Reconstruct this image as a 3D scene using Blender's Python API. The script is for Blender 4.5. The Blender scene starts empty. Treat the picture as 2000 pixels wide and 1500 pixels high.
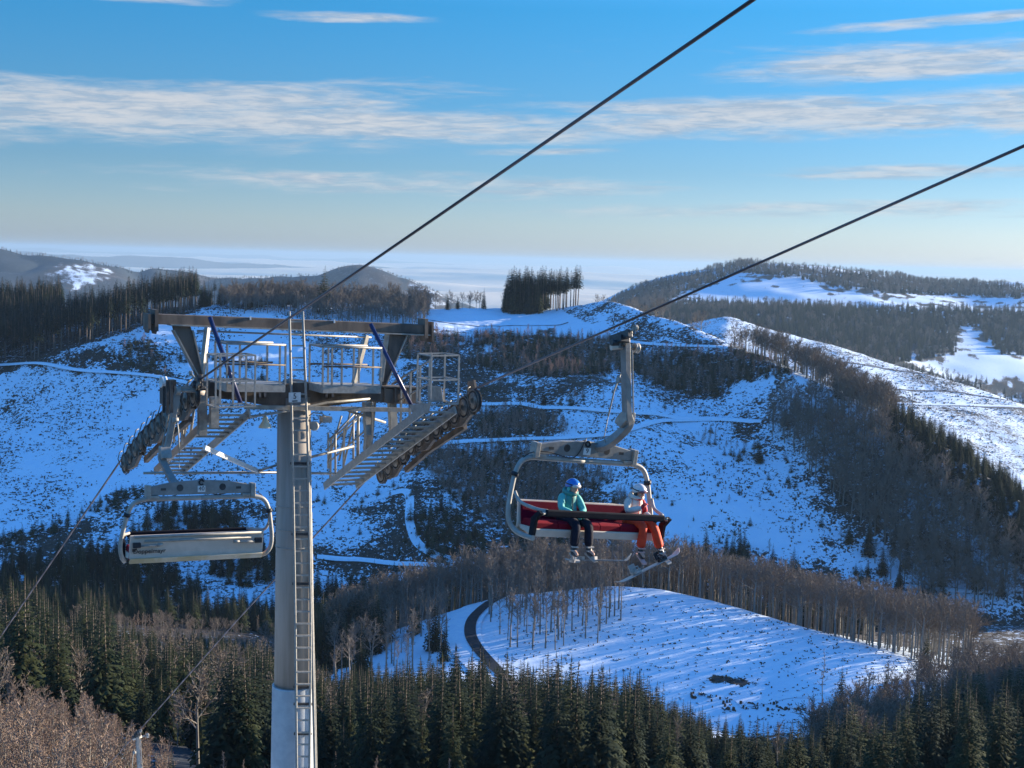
import bpy, math, random
import numpy as np
from mathutils import Vector, Matrix
random.seed(7)
rng = np.random.default_rng(11)
S = bpy.context.scene
COL = S.collection
R = math.radians

# ------------------------------------------------------------------ camera, sky, sun, exposure
F_PX = 2700.0                      # focal length in pixels of the 2000 px wide photograph
PITCH = math.atan(245 / F_PX)      # looking slightly down
ROLL = R(1.5)
FW = Vector((0, math.cos(PITCH), -math.sin(PITCH)))
UP0 = Vector((0, math.sin(PITCH), math.cos(PITCH)))
RT = Vector((1, 0, 0)) * math.cos(ROLL) + UP0 * math.sin(ROLL)
UPV = Vector((-1, 0, 0)) * math.sin(ROLL) + UP0 * math.cos(ROLL)
cam_d = bpy.data.cameras.new('camera')
cam = bpy.data.objects.new('camera', cam_d)
COL.objects.link(cam)
S.camera = cam
cam_d.sensor_width = 36
cam_d.lens = 36 * F_PX / 2000
cam_d.clip_start = 0.5
cam_d.clip_end = 300000
m = Matrix.Identity(4)
for i in range(3):
    m[i][0], m[i][1], m[i][2] = RT[i], UPV[i], -FW[i]
cam.matrix_world = m

SUN_AZ = R(62)                     # from +Y (view direction) towards +X
SUN_EL = R(11.0)
sun_d = bpy.data.lights.new('sun', 'SUN')
sun_d.energy = 5.0
sun_d.angle = R(0.6)
sun_d.color = (1.0, 0.86, 0.68)
sun = bpy.data.objects.new('sun', sun_d)
COL.objects.link(sun)
sd = Vector((math.sin(SUN_AZ) * math.cos(SUN_EL), math.cos(SUN_AZ) * math.cos(SUN_EL), math.sin(SUN_EL)))
sun.rotation_euler = sd.to_track_quat('Z', 'Y').to_euler()
sun.location = (0, 0, 60)

S.view_settings.view_transform = 'Standard'
S.view_settings.look = 'None'
S.view_settings.exposure = 1.42
S.view_settings.gamma = 1.0
S.cycles.use_denoising = True
S.cycles.max_bounces = 6
S.cycles.diffuse_bounces = 3
S.cycles.volume_bounces = 1
S.cycles.transparent_max_bounces = 6
S.render.use_persistent_data = False


class NT:
    """small helper for node trees"""
    def __init__(s, tree):
        s.t = tree; s.n = tree.nodes; s.l = tree.links
    def node(s, typ, ins=None, **kw):
        x = s.n.new(typ)
        for k, v in kw.items():
            setattr(x, k, v)
        for k, v in (ins or {}).items():
            sock = x.inputs[k]
            if isinstance(v, bpy.types.NodeSocket):
                s.l.new(v, sock)
            else:
                sock.default_value = v
        return x
    def math(s, op, a, b=None, c=None, clamp=False):
        x = s.n.new('ShaderNodeMath'); x.operation = op; x.use_clamp = clamp
        for i, v in enumerate((a, b, c)):
            if v is None: continue
            if isinstance(v, bpy.types.NodeSocket): s.l.new(v, x.inputs[i])
            else: x.inputs[i].default_value = v
        return x.outputs[0]
    def mix(s, f, a, b):
        x = s.n.new('ShaderNodeMix'); x.data_type = 'RGBA'
        for i, v in ((0, f), (6, a), (7, b)):
            if isinstance(v, bpy.types.NodeSocket): s.l.new(v, x.inputs[i])
            else: x.inputs[i].default_value = v if i == 0 else (*v[:3], 1)
        return x.outputs[2]
    def ramp(s, f, stops, interp='LINEAR'):
        x = s.n.new('ShaderNodeValToRGB'); x.color_ramp.interpolation = interp
        e = x.color_ramp.elements
        while len(e) < len(stops): e.new(0.5)
        for i, (p, c) in enumerate(stops):
            e[i].position = p
            e[i].color = (c, c, c, 1) if not isinstance(c, tuple) else (*c[:3], 1)
        s.l.new(f, x.inputs[0])
        return x.outputs[0]
    def noise(s, vec, scale, detail=3, rough=0.55, dist=0.0):
        x = s.n.new('ShaderNodeTexNoise')
        s.l.new(vec, x.inputs['Vector'])
        x.inputs['Scale'].default_value = scale; x.inputs['Detail'].default_value = detail
        x.inputs['Roughness'].default_value = rough; x.inputs['Distortion'].default_value = dist
        return x.outputs[0]
    def smooth(s, v, a, b):
        x = s.n.new('ShaderNodeMapRange'); x.interpolation_type = 'SMOOTHSTEP'
        s.l.new(v, x.inputs[0])
        for i, w in ((1, a), (2, b)):
            if isinstance(w, bpy.types.NodeSocket): s.l.new(w, x.inputs[i])
            else: x.inputs[i].default_value = w
        return x.outputs[0]


world = bpy.data.worlds.new('World')
S.world = world
world.use_nodes = True
world.node_tree.nodes.clear()
w = NT(world.node_tree)
sky = w.node('ShaderNodeTexSky', sky_type='NISHITA', sun_disc=False)
sky.sun_elevation = SUN_EL
sky.sun_rotation = SUN_AZ
sky.altitude = 700
sky.air_density = 1.0
sky.dust_density = 0.6
sky.ozone_density = 3.0
tc = w.node('ShaderNodeTexCoord')
sp = w.node('ShaderNodeSeparateXYZ', {0: tc.outputs['Generated']})
X, Y, Z = sp.outputs
# azimuth and elevation of the view ray: the clouds are thin stratus streaks seen near the horizon
az = w.math('MULTIPLY', w.math('ARCTAN2', X, Y), 57.2958)
el = w.math('MULTIPLY', w.math('ARCSINE', Z), 57.2958)
el = w.math('SUBTRACT', el, w.math('MULTIPLY', az, 0.026))      # the cloud decks run down slightly to the east
cv = w.node('ShaderNodeCombineXYZ', {0: w.math('MULTIPLY', az, 0.085), 1: w.math('MULTIPLY', el, 0.95), 2: 0.0}).outputs[0]
cv2 = w.node('ShaderNodeCombineXYZ', {0: w.math('MULTIPLY', az, 0.36), 1: w.math('MULTIPLY', el, 2.6), 2: 3.0}).outputs[0]
n1 = w.noise(cv, 1.0, 9, 0.58, 0.7)
n2 = w.noise(cv2, 1.0, 9, 0.60, 1.0)
nn = w.math('ADD', w.math('MULTIPLY', n1, 0.62), w.math('MULTIPLY', n2, 0.38))


def band(center, half, amp, azc=None, azw=None, slope=0.0):
    """bell in elevation (optionally in azimuth) that raises the chance of cloud"""
    c = w.math('SUBTRACT', el, center)
    if slope: c = w.math('SUBTRACT', c, w.math('MULTIPLY', az, slope))
    q = w.math('DIVIDE', c, half)
    b = w.math('SUBTRACT', 1.0, w.math('MULTIPLY', q, q), clamp=True)
    if azc is not None:
        q2 = w.math('DIVIDE', w.math('SUBTRACT', az, azc), azw)
        b = w.math('MULTIPLY', b, w.math('SUBTRACT', 1.0, w.math('MULTIPLY', q2, q2), clamp=True))
    return w.math('MULTIPLY', b, amp)


CLOUD_BANDS = [(5.75, 1.75, 0.40, -17, 22, 0.0), (5.4, 1.0, 0.42, -4, 13, 0.0), (5.6, 1.15, 0.44, 11, 16, 0.0), (5.8, 1.4, 0.48, 24, 14, 0.0), (7.35, 1.0, 0.50, 18, 12, 0.02),
               (2.9, 0.75, 0.30, -4, 15, -0.03), (1.95, 0.5, 0.32, 12, 16, 0.0), (6.9, .35, .30, -12, 12, 0.0), (6.2, .3, .32, 2, 7, 0.0), (4.35, .22, .34, 1, 4, 0.0),
               (9.75, 0.35, 0.40, -16, 5, -0.03), (9.6, 0.28, 0.40, -7, 4.5, 0.0), (8.6, 0.32, 0.38, 17, 7, 0.03), (3.4, .4, .26, 16, 9, 0.0),
               (15, 3.0, 0.25, 0, 60, 0.0), (6.5, 1.6, 0.3, -42, 16, 0.0), (6.0, 1.6, 0.3, 46, 18, 0.0)]
tot = None
for bnd in CLOUD_BANDS:
    q = band(*bnd)
    tot = q if tot is None else w.math('MAXIMUM', tot, q)
dens = w.math('ADD', nn, tot)
mask = w.smooth(dens, 0.60, 0.95)
mask = w.math('MULTIPLY', mask, 0.86)
shade = w.smooth(w.noise(cv2, 1.6, 7, 0.65, 0.4), 0.36, 0.64)
ccol = w.mix(shade, (1.75, 2.15, 2.65), (2.9, 2.95, 3.05))
tint = w.node('ShaderNodeMix', data_type='RGBA', blend_type='MULTIPLY')
w.l.new(sky.outputs[0], tint.inputs[6])
SKY_TINT = tint
tint.inputs[0].default_value = 1.0
elr = w.math('DIVIDE', w.math('MULTIPLY', w.math('ARCSINE', Z), 57.2958), 40.0, clamp=True)
w.l.new(w.ramp(elr, [(0.0, (.26, .31, .50)), (.035, (.25, .295, .43)), (.09, (.175, .25, .36)), (.16, (.125, .25, .355)), (.25, (.078, .275, .39)), (.42, (.25, .55, .76)), (1.0, (.29, .60, .86))]), tint.inputs[7])
dbl = w.node('ShaderNodeVectorMath', {0: tint.outputs[2], 1: (2, 2, 2)}, operation='MULTIPLY')
skyc = w.mix(mask, dbl.outputs[0], ccol)
bg = w.node('ShaderNodeBackground', {0: skyc, 1: 0.09})
wo = w.node('ShaderNodeOutputWorld', {0: bg.outputs[0]})


# ------------------------------------------------------------------ helpers
def ray(px, py):
    """direction of a photograph pixel, scaled to y = 1 -> (a, e)"""
    t = (np.asarray(px, float) - 1000) / F_PX
    s = -(np.asarray(py, float) - 750) / F_PX
    x = FW.x + RT.x * t + UPV.x * s
    y = FW.y + RT.y * t + UPV.y * s
    z = FW.z + RT.z * t + UPV.z * s
    return x / y, z / y


def proj(x, y, z):
    x = np.asarray(x, float); y = np.asarray(y, float); z = np.asarray(z, float)
    d = x * FW.x + y * FW.y + z * FW.z
    return 1000 + F_PX * (x * RT.x + y * RT.y + z * RT.z) / d, 750 - F_PX * (x * UPV.x + y * UPV.y + z * UPV.z) / d


def at(px, py, Y):
    a, e = ray(px, py)
    return Vector((float(a) * Y, Y, float(e) * Y))


def _hash(ix, iy, seed):
    h = (ix * 374761393 + iy * 668265263 + seed * 974634777) & 0xFFFFFFFF
    h = ((h ^ (h >> 13)) * 1274126177) & 0xFFFFFFFF
    return ((h ^ (h >> 16)) & 0xFFFF) / 65535.0


def vnoise(x, y, seed=0):
    x = np.asarray(x, float); y = np.asarray(y, float)
    ix = np.floor(x).astype(np.int64); iy = np.floor(y).astype(np.int64)
    fx = x - ix; fy = y - iy
    fx = fx * fx * (3 - 2 * fx); fy = fy * fy * (3 - 2 * fy)
    a = _hash(ix, iy, seed); b = _hash(ix + 1, iy, seed); c = _hash(ix, iy + 1, seed); d = _hash(ix + 1, iy + 1, seed)
    return (a + (b - a) * fx) * (1 - fy) + (c + (d - c) * fx) * fy - 0.5


def fbm(x, y, o=4, seed=0, g=0.5):
    r = 0; k = 1.0
    for i in range(o):
        r = r + vnoise(x * 2 ** i + 17.3 * i, y * 2 ** i - 9.1 * i, seed + i) * k
        k *= g
    return r


def inpoly(x, y, poly):
    x = np.asarray(x, float); y = np.asarray(y, float)
    r = np.zeros(x.shape, bool)
    n = len(poly)
    for i in range(n):
        x1, y1 = poly[i]; x2, y2 = poly[(i + 1) % n]
        if y1 == y2: continue
        c = ((y1 > y) != (y2 > y)) & (x < (x2 - x1) * (y - y1) / (y2 - y1) + x1)
        r ^= c
    return r


def material(name, col, rough=0.6, metal=0.0, var=0.0, scale=4.0, col2=None, bump=0.0, coords='Object', spec=0.5, thr=(0.35, 0.65), coat=0.0, stretch=None):
    m_ = bpy.data.materials.new(name)
    m_.use_nodes = True
    t = NT(m_.node_tree)
    b = m_.node_tree.nodes['Principled BSDF']
    b.inputs['Base Color'].default_value = (*col, 1)
    b.inputs['Roughness'].default_value = rough
    b.inputs['Metallic'].default_value = metal
    b.inputs['Specular IOR Level'].default_value = spec
    b.inputs['Coat Weight'].default_value = coat
    if col2 is not None or bump:
        c = t.node('ShaderNodeTexCoord').outputs[coords]
        if stretch:
            mpn = t.node('ShaderNodeMapping', {'Vector': c}); mpn.inputs['Scale'].default_value = stretch; c = mpn.outputs[0]
        n = t.noise(c, scale, 5, 0.6)
        if col2 is not None:
            f = t.smooth(n, *thr)
            t.l.new(t.mix(f, col, col2), b.inputs['Base Color'])
        if bump:
            bn = t.node('ShaderNodeBump', {'Height': n, 'Strength': bump, 'Distance': 0.05})
            t.l.new(bn.outputs[0], b.inputs['Normal'])
    return m_


def tag(o, label=None, cat=None, group=None, kind=None):
    if label: o['label'] = label
    if cat: o['category'] = cat
    if group: o['group'] = group
    if kind: o['kind'] = kind
    return o


def empty(name, loc=(0, 0, 0), parent=None):
    o = bpy.data.objects.new(name, None)
    COL.objects.link(o)
    o.location = loc
    o.empty_display_size = 0.3
    if parent: o.parent = parent
    return o


def mesh_np(name, V, Fc, mats, midx=None, smooth=False):
    me = bpy.data.meshes.new(name)
    V = np.asarray(V, np.float32).reshape(-1, 3)
    Fc = np.asarray(Fc, np.int32)
    k = Fc.shape[1]
    me.vertices.add(len(V)); me.vertices.foreach_set('co', V.ravel())
    me.loops.add(Fc.size); me.loops.foreach_set('vertex_index', Fc.ravel())
    me.polygons.add(len(Fc))
    me.polygons.foreach_set('loop_start', np.arange(0, Fc.size, k, dtype=np.int32))
    if midx is not None: me.polygons.foreach_set('material_index', np.asarray(midx, np.int32))
    if smooth: me.polygons.foreach_set('use_smooth', np.ones(len(Fc), bool))
    for q in mats: me.materials.append(q)
    me.update(calc_edges=True)
    return me


def link_mesh(name, me, parent=None, loc=None):
    o = bpy.data.objects.new(name, me)
    COL.objects.link(o)
    if parent: o.parent = parent
    if loc is not None: o.location = loc
    return o


class MB:
    """collects shapes and links them as ONE mesh object"""
    def __init__(s): s.v = []; s.f = []; s.mi = []; s.sm = []; s.m = 0
    def add(s, vs, fs, smooth=False):
        o = len(s.v)
        s.v += [tuple(v) for v in vs]
        s.f += [tuple(i + o for i in f) for f in fs]
        s.mi += [s.m] * len(fs); s.sm += [smooth] * len(fs)
        return s
    def box(s, c, ax, ay, az_):
        c = Vector(c); ax = Vector(ax); ay = Vector(ay); az_ = Vector(az_)
        vs = [c + ax * i + ay * j + az_ * k for i in (-.5, .5) for j in (-.5, .5) for k in (-.5, .5)]
        fs = [(0, 1, 3, 2), (4, 6, 7, 5), (0, 4, 5, 1), (2, 3, 7, 6), (0, 2, 6, 4), (1, 5, 7, 3)]
        if ax.cross(ay).dot(az_) < 0: fs = [f[::-1] for f in fs]
        return s.add(vs, fs)
    def bar(s, p, q, wd, ht, up=(0, 0, 1)):
        p = Vector(p); q = Vector(q); d = (q - p)
        if d.length < 1e-6: return s
        n = d.normalized(); side = n.cross(Vector(up))
        if side.length < 1e-3: side = n.cross(Vector((0, 1, 0)))
        side.normalize(); u = side.cross(n)
        return s.box((p + q) / 2, d, side * wd, u * ht)
    def tube(s, pts, r, seg=8, cap=True, closed=False):
        pts = [Vector(p) for p in pts]; n = len(pts)
        rr = r if hasattr(r, '__len__') else [r] * n
        vs = []; u = None
        for i, p in enumerate(pts):
            if closed: d = pts[(i + 1) % n] - pts[i - 1]
            else: d = pts[min(i + 1, n - 1)] - pts[max(i - 1, 0)]
            d.normalize()
            if u is None:
                u = d.cross(Vector((0, 0, 1)))
                if u.length < 1e-3: u = d.cross(Vector((0, 1, 0)))
            u = (u - d * u.dot(d)); u.normalize()
            v = d.cross(u)
            for k in range(seg):
                t = 2 * math.pi * k / seg
                vs.append(p + (u * math.cos(t) + v * math.sin(t)) * rr[i])
        fs = []
        for i in range(n if closed else n - 1):
            for k in range(seg):
                a = i * seg + k; b = i * seg + (k + 1) % seg; j = ((i + 1) % n) * seg
                fs.append((a, b, j + (k + 1) % seg, j + k))
        s.add(vs, fs, True)
        if cap and not closed:
            o = len(s.v) - len(vs)
            s.f += [tuple(o + k for k in range(seg))[::-1], tuple(o + (n - 1) * seg + k for k in range(seg))]
            s.mi += [s.m] * 2; s.sm += [False] * 2
        return s
    def cyl(s, p, q, r1, r2=None, seg=16):
        return s.tube([p, q], [r1, r1 if r2 is None else r2], seg)
    def lathe(s, c, axis, prof, seg=20):
        """profile of (distance along axis, radius)"""
        c = Vector(c); ax = Vector(axis).normalized()
        u = ax.cross(Vector((0, 0, 1)))
        if u.length < 1e-3: u = ax.cross(Vector((0, 1, 0)))
        u.normalize(); v = ax.cross(u)
        vs = [c + ax * h + (u * math.cos(2 * math.pi * k / seg) + v * math.sin(2 * math.pi * k / seg)) * r for h, r in prof for k in range(seg)]
        fs = []
        for i in range(len(prof) - 1):
            for k in range(seg):
                a = i * seg + k; b = i * seg + (k + 1) % seg
                fs.append((a, b, b + seg, a + seg))
        s.add(vs, fs, True)
        o = len(s.v) - len(vs)
        s.f += [tuple(o + k for k in range(seg))[::-1], tuple(o + (len(prof) - 1) * seg + k for k in range(seg))]
        s.mi += [s.m] * 2; s.sm += [False] * 2
        return s
    def wheel(s, c, axis, r, wd):
        """grooved wheel with a dished face"""
        h = wd / 2
        return s.lathe(c, axis, [(-h * .5, r * .18), (-h * .5, r * .68), (-h, r * .74), (-h, r), (-h * .35, r * .88), (h * .35, r * .88), (h, r), (h, r * .74), (h * .5, r * .68), (h * .5, r * .18)], 18)
    def prism(s, poly, off):
        """polygon (3-D points) extruded by vector off, centred"""
        off = Vector(off); n = len(poly)
        a = [Vector(p) - off / 2 for p in poly]; b = [Vector(p) + off / 2 for p in poly]
        nr = Vector((0, 0, 0))
        for i in range(n): nr += a[i].cross(a[(i + 1) % n])
        fs = [tuple(range(n)), tuple(range(2 * n - 1, n - 1, -1))] + [(i, i + n, (i + 1) % n + n, (i + 1) % n) for i in range(n)]
        if nr.dot(off) > 0: fs = [f[::-1] for f in fs]
        return s.add(a + b, fs)
    def ball(s, c, r, sx=1, sy=1, sz=1, nu=14, nv=9, rot=None):
        vs = []; c = Vector(c)
        for j in range(nv + 1):
            t = math.pi * j / nv
            for i in range(nu):
                p = 2 * math.pi * i / nu
                v = Vector((math.sin(t) * math.cos(p) * sx, math.sin(t) * math.sin(p) * sy, math.cos(t) * sz)) * r
                vs.append(c + (rot @ v if rot else v))
        fs = [(j * nu + i, (j + 1) * nu + i, (j + 1) * nu + (i + 1) % nu, j * nu + (i + 1) % nu) for j in range(nv) for i in range(nu)]
        return s.add(vs, fs, True)
    def pieces(s):
        par = list(range(len(s.v)))
        def fd(i):
            while par[i] != i: par[i] = par[par[i]]; i = par[i]
            return i
        for f in s.f:
            for i in f[1:]: par[fd(i)] = fd(f[0])
        out = {}
        for f, mi, sm in zip(s.f, s.mi, s.sm):
            r = fd(f[0])
            if r not in out: out[r] = (MB(), {})
            m_, mp_ = out[r]
            ids = []
            for i in f:
                if i not in mp_: mp_[i] = len(m_.v); m_.v.append(s.v[i])
                ids.append(mp_[i])
            m_.f.append(tuple(ids)); m_.mi.append(mi); m_.sm.append(sm)
        return [q[0] for q in out.values()]
    def build(s, name, mats, parent=None, origin=None, bevel=0.0):
        me = bpy.data.meshes.new(name)
        v = s.v
        if origin is not None:
            o_ = Vector(origin); v = [Vector(p) - o_ for p in v]
        me.from_pydata([tuple(p) for p in v], [], s.f)
        if not isinstance(mats, (list, tuple)): mats = [mats]
        for q in mats: me.materials.append(q)
        me.polygons.foreach_set('material_index', s.mi)
        me.polygons.foreach_set('use_smooth', s.sm)
        me.update()
        o = link_mesh(name, me, parent, origin)
        if bevel:
            b = o.modifiers.new('bevel', 'BEVEL'); b.width = bevel; b.segments = 2; b.limit_method = 'ANGLE'; b.angle_limit = R(50)
        return o

# ------------------------------------------------------------------ terrain
# lines across the view, near to far: (photo x, photo y, distance Y) or (photo x, None, Y, z)
def zl(Yv, zv): return [(-800, None, Yv, zv), (2800, None, Yv, zv)]


LINES = [
    zl(3, -15), zl(30, -23),
    [(-800, 1600, 92), (2800, 1600, 92)],
    [(-800, 1440, 140), (0, 1440, 145), (300, 1475, 150), (500, 1510, 150), (1000, 1500, 180), (1500, 1540, 170), (2000, 1560, 150), (2800, 1500, 140)],
    [(-800, 1325, 245), (0, 1330, 250), (400, 1345, 270), (640, 1405, 290), (1000, 1458, 310), (1500, 1475, 300), (1700, 1480, 275), (2000, 1450, 240), (2800, 1430, 230)],
    [(-800, 1255, 360), (0, 1258, 360), (400, 1275, 390), (640, 1348, 362), (880, 1372, 352), (1200, 1430, 347), (1500, 1432, 342), (1700, 1405, 325), (2000, 1385, 300), (2800, 1380, 300)],
    [(-800, 1215, 440), (0, 1218, 440), (450, 1240, 470), (560, 1272, 445), (640, 1290, 425), (740, 1242, 427), (900, 1186, 432), (1000, 1160, 438), (1200, 1142, 440), (1300, 1150, 440), (1400, 1173, 435), (1500, 1203, 427), (1700, 1265, 402), (1850, 1312, 386), (2000, 1345, 370), (2800, 1500, 345)],
    [(-800, 1190, 530), (0, 1195, 530), (250, 1202, 550), (480, 1214, 560), (640, 1222, 565), (900, 1230, 565), (1200, 1232, 565), (1500, 1232, 562), (1800, 1226, 560), (2000, 1222, 560), (2800, 1222, 560)],
    # edge of the big hill's upper bench
    [(-800, 760, 800), (0, 714, 780), (200, 662, 800), (300, 628, 825), (390, 606, 850), (450, 606, 858), (600, 622, 855), (700, 640, 846), (830, 652, 838), (1000, 660, 832), (1180, 662, 830), (1300, 668, 815), (1420, 674, 788), (1500, 708, 750), (1600, 750, 712), (1700, 794, 690), (1850, 880, 650), (2000, 990, 610), (2200, 1124, 588), (2800, 1170, 583)],
    # its crest
    [(-800, 600, 1000), (0, 608, 960), (390, 598, 915), (450, 592, 905), (600, 588, 905), (700, 590, 905), (790, 600, 905), (830, 606, 908), (960, 601, 930), (1090, 601, 925), (1150, 590, 900), (1200, 584, 885), (1300, 618, 850), (1420, 665, 812), (1500, 700, 775), (1600, 743, 736), (1700, 788, 712), (1850, 874, 672), (2000, 985, 632), (2200, 1120, 606), (2800, 1165, 601)],
    [(-800, None, 1010, -120), (1000, None, 1040, -120), (1420, None, 980, -165), (2000, None, 900, -205), (2800, None, 900, -240)],
    [(-800, 700, 1500), (1000, 690, 1500), (1200, 665, 1500), (1300, 640, 1500), (1420, 614, 1500), (1500, 640, 1480), (1600, 665, 1450), (1700, 695, 1430), (1800, 726, 1400), (1900, 756, 1380), (2000, 791, 1350), (2300, 880, 1320), (2800, 1000, 1300)],
    [(-800, None, 1760, -230), (1300, None, 1760, -180), (1500, None, 1760, -190), (2000, None, 1760, -235), (2800, None, 1760, -330)],
    [(-800, 760, 2050), (1100, 700, 2050), (1400, 660, 2050), (1560, 668, 2080), (1700, 698, 2100), (1850, 742, 2100), (2000, 770, 2100), (2800, 850, 2100)],
    [(-800, 730, 2700), (1100, 660, 2700), (1250, 612, 2700), (1400, 612, 2700), (1560, 606, 2700), (1750, 622, 2700), (2000, 632, 2700), (2800, 680, 2700)],
    [(-800, 686, 3300), (900, 666, 3300), (1100, 616, 3300), (1180, 588, 3300), (1215, 568, 3300), (1260, 550, 3300), (1300, 536, 3300), (1350, 523, 3300), (1450, 507, 3300), (1520, 507, 3300), (1600, 514, 3300), (1700, 529, 3300), (1800, 546, 3300), (1900, 556, 3300), (2000, 559, 3300), (2300, 548, 3300), (2800, 586, 3300)],
    [(-800, 686, 3440), (900, 666, 3440), (1100, 616, 3440), (1180, 588, 3440), (1215, 568, 3440), (1260, 550, 3440), (1300, 536, 3440), (1350, 523, 3440), (1450, 507, 3440), (1520, 507, 3440), (1600, 514, 3440), (1700, 529, 3440), (1800, 546, 3440), (1900, 556, 3440), (2000, 559, 3440), (2300, 548, 3440), (2800, 586, 3440)],
    zl(3900, -330),
    [(-800, 497, 5200), (-300, 475, 5200), (0, 483, 5200), (60, 495, 5200), (130, 505, 5200), (190, 520, 5200), (240, 527, 5300), (270, 543, 5400), (300, 528, 5500), (340, 535, 5600), (400, 549, 5600), (420, 550, 5600), (500, 538, 5400), (560, 536, 5200), (620, 542, 5000), (660, 523, 4900), (700, 515, 4900), (740, 523, 4900), (800, 543, 4900), (840, 560, 4800), (880, 581, 4800), (950, 603, 4800), (1100, 637, 4800), (1900, 637, 4800), (2800, 597, 5000)],
    [(-800, 497, 5360), (-300, 475, 5360), (0, 483, 5360), (60, 495, 5360), (130, 505, 5360), (190, 520, 5360), (240, 527, 5460), (270, 543, 5560), (300, 528, 5660), (340, 535, 5760), (400, 549, 5760), (420, 550, 5760), (500, 538, 5560), (560, 536, 5360), (620, 542, 5160), (660, 523, 5060), (700, 515, 5060), (740, 523, 5060), (800, 543, 5060), (840, 560, 4960), (880, 581, 4960), (950, 603, 4960), (1100, 637, 4960), (1900, 637, 4960), (2800, 597, 5160)],
    zl(6600, -520), zl(9000, -620), zl(250000, -620),
]
NL = len(LINES)
A_COLS = np.concatenate([np.linspace(-0.80, -0.42, 90, endpoint=False), np.linspace(-0.42, 0.42, 840, endpoint=False), np.linspace(0.42, 0.80, 91)])
Y_ROWS = np.concatenate([np.linspace(3, 90, 30, False), np.linspace(90, 330, 80, False), np.linspace(330, 450, 90, False), np.linspace(450, 565, 50, False),
                         np.linspace(565, 940, 290, False), np.linspace(940, 1010, 20, False), np.linspace(1010, 1520, 130, False), np.linspace(1520, 1760, 16, False),
                         np.linspace(1760, 3400, 180, False), np.linspace(3400, 4100, 14, False), np.linspace(4100, 6100, 130, False), np.linspace(6100, 9000, 14, False), np.geomspace(9000, 250000, 14)])
KY = np.zeros((NL, len(A_COLS))); KZ = np.zeros_like(KY)
for i, L in enumerate(LINES):
    aa = []; yy = []; zz = []
    for j in range(len(L) - 1):
        for t in np.linspace(0, 1, 12, endpoint=(j == len(L) - 2)):
            p, q = L[j], L[j + 1]
            px = p[0] + (q[0] - p[0]) * t
            Yv = p[2] + (q[2] - p[2]) * t
            if p[1] is None:
                a, _ = ray(px, 600); zv = p[3] + (q[3] - p[3]) * t
            else:
                py = p[1] + (q[1] - p[1]) * t
                a, e = ray(px, py); zv = e * Yv
            aa.append(float(a)); yy.append(Yv); zz.append(float(zv))
    KY[i] = np.interp(A_COLS, aa, yy); KZ[i] = np.interp(A_COLS, aa, zz)
ZG = np.zeros((len(Y_ROWS), len(A_COLS)))
for c in range(len(A_COLS)):
    ZG[:, c] = np.interp(Y_ROWS, KY[:, c], KZ[:, c])
# rounding of the crests and hollows
k5 = np.array([1, 2, 3, 2, 1]) / 9.0
for _ in range(2):
    P_ = np.pad(ZG, ((2, 2), (0, 0)), mode='edge')
    ZG = sum(P_[i:i + len(Y_ROWS)] * k5[i] for i in range(5))
    P_ = np.pad(ZG, ((0, 0), (4, 4)), mode='edge')
    ZG = sum(P_[:, i:i + len(A_COLS)] for i in range(9)) / 9.0
YG = np.repeat(Y_ROWS[:, None], len(A_COLS), 1)
XG = YG * A_COLS[None, :]


def win(v, a, b, s):
    return 1 / (1 + np.exp(-(v - a) / s)) * 1 / (1 + np.exp((v - b) / s))


near = win(YG, 560, 930, 12)
PXG, PYG = proj(XG, YG, ZG)
# spurs and gullies that run down the big hill; their sides catch or miss the low sun
q_ = XG + 0.30 * (YG - 700) - 58
ZG += near * 19.0 * np.exp(-(q_ / np.where(q_ > 0, 40.0, 60.0)) ** 2) * win(YG, 605, 772, 15)
ZG += near * 5.0 * np.exp(-((XG + 0.1 * (YG - 700) + 45) / 22.0) ** 2) * win(YG, 600, 820, 15)
ZG += near * 5.0 * np.exp(-((XG + 0.2 * (YG - 700) + 125) / 26.0) ** 2) * win(YG, 600, 780, 15)
ZG += near * 2.6 * fbm(XG / 55, YG / 70, 3, 5)
mid = win(YG, 70, 1700, 8) * (1 - 0.97 * win(YG, 330, 445, 8))
ZG += mid * 0.9 * fbm(XG / 14, YG / 14, 3, 21)
hi = win(YG, 300, 1700, 20)
ZG += hi * (1 - 0.7 * win(YG, 330, 445, 8)) * 0.30 * fbm(XG / 3.0, YG / 3.6, 2, 41)
ZG += win(YG, 1900, 3700, 60) * 26 * fbm(XG / 420, YG / 420, 4, 61)
ZG += win(YG, 4100, 6500, 80) * 75 * (np.abs(fbm(XG / 620, YG / 900, 4, 81)) - 0.16)
ZG += win(YG, 1050, 1700, 30) * 4 * fbm(XG / 90, YG / 120, 3, 91)
AG = A_COLS[None, :]
ZG -= 0.10 * np.clip(-XG - 95, 0, 400) * win(YG, 566, 765, 12)
# unseen humps added to our hillside at the right to shade the valley stand
ZG += 54 * np.exp(-((AG - .62) / .10) ** 2) * np.exp(-((YG - 350) / 44) ** 2)
ZG += 46 * np.exp(-((AG - .66) / .09) ** 2) * np.exp(-((YG - 285) / 34) ** 2)
PXG, PYG = proj(XG, YG, ZG)
EG = ZG / YG
EMAX = np.maximum.accumulate(EG, axis=0)


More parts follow.
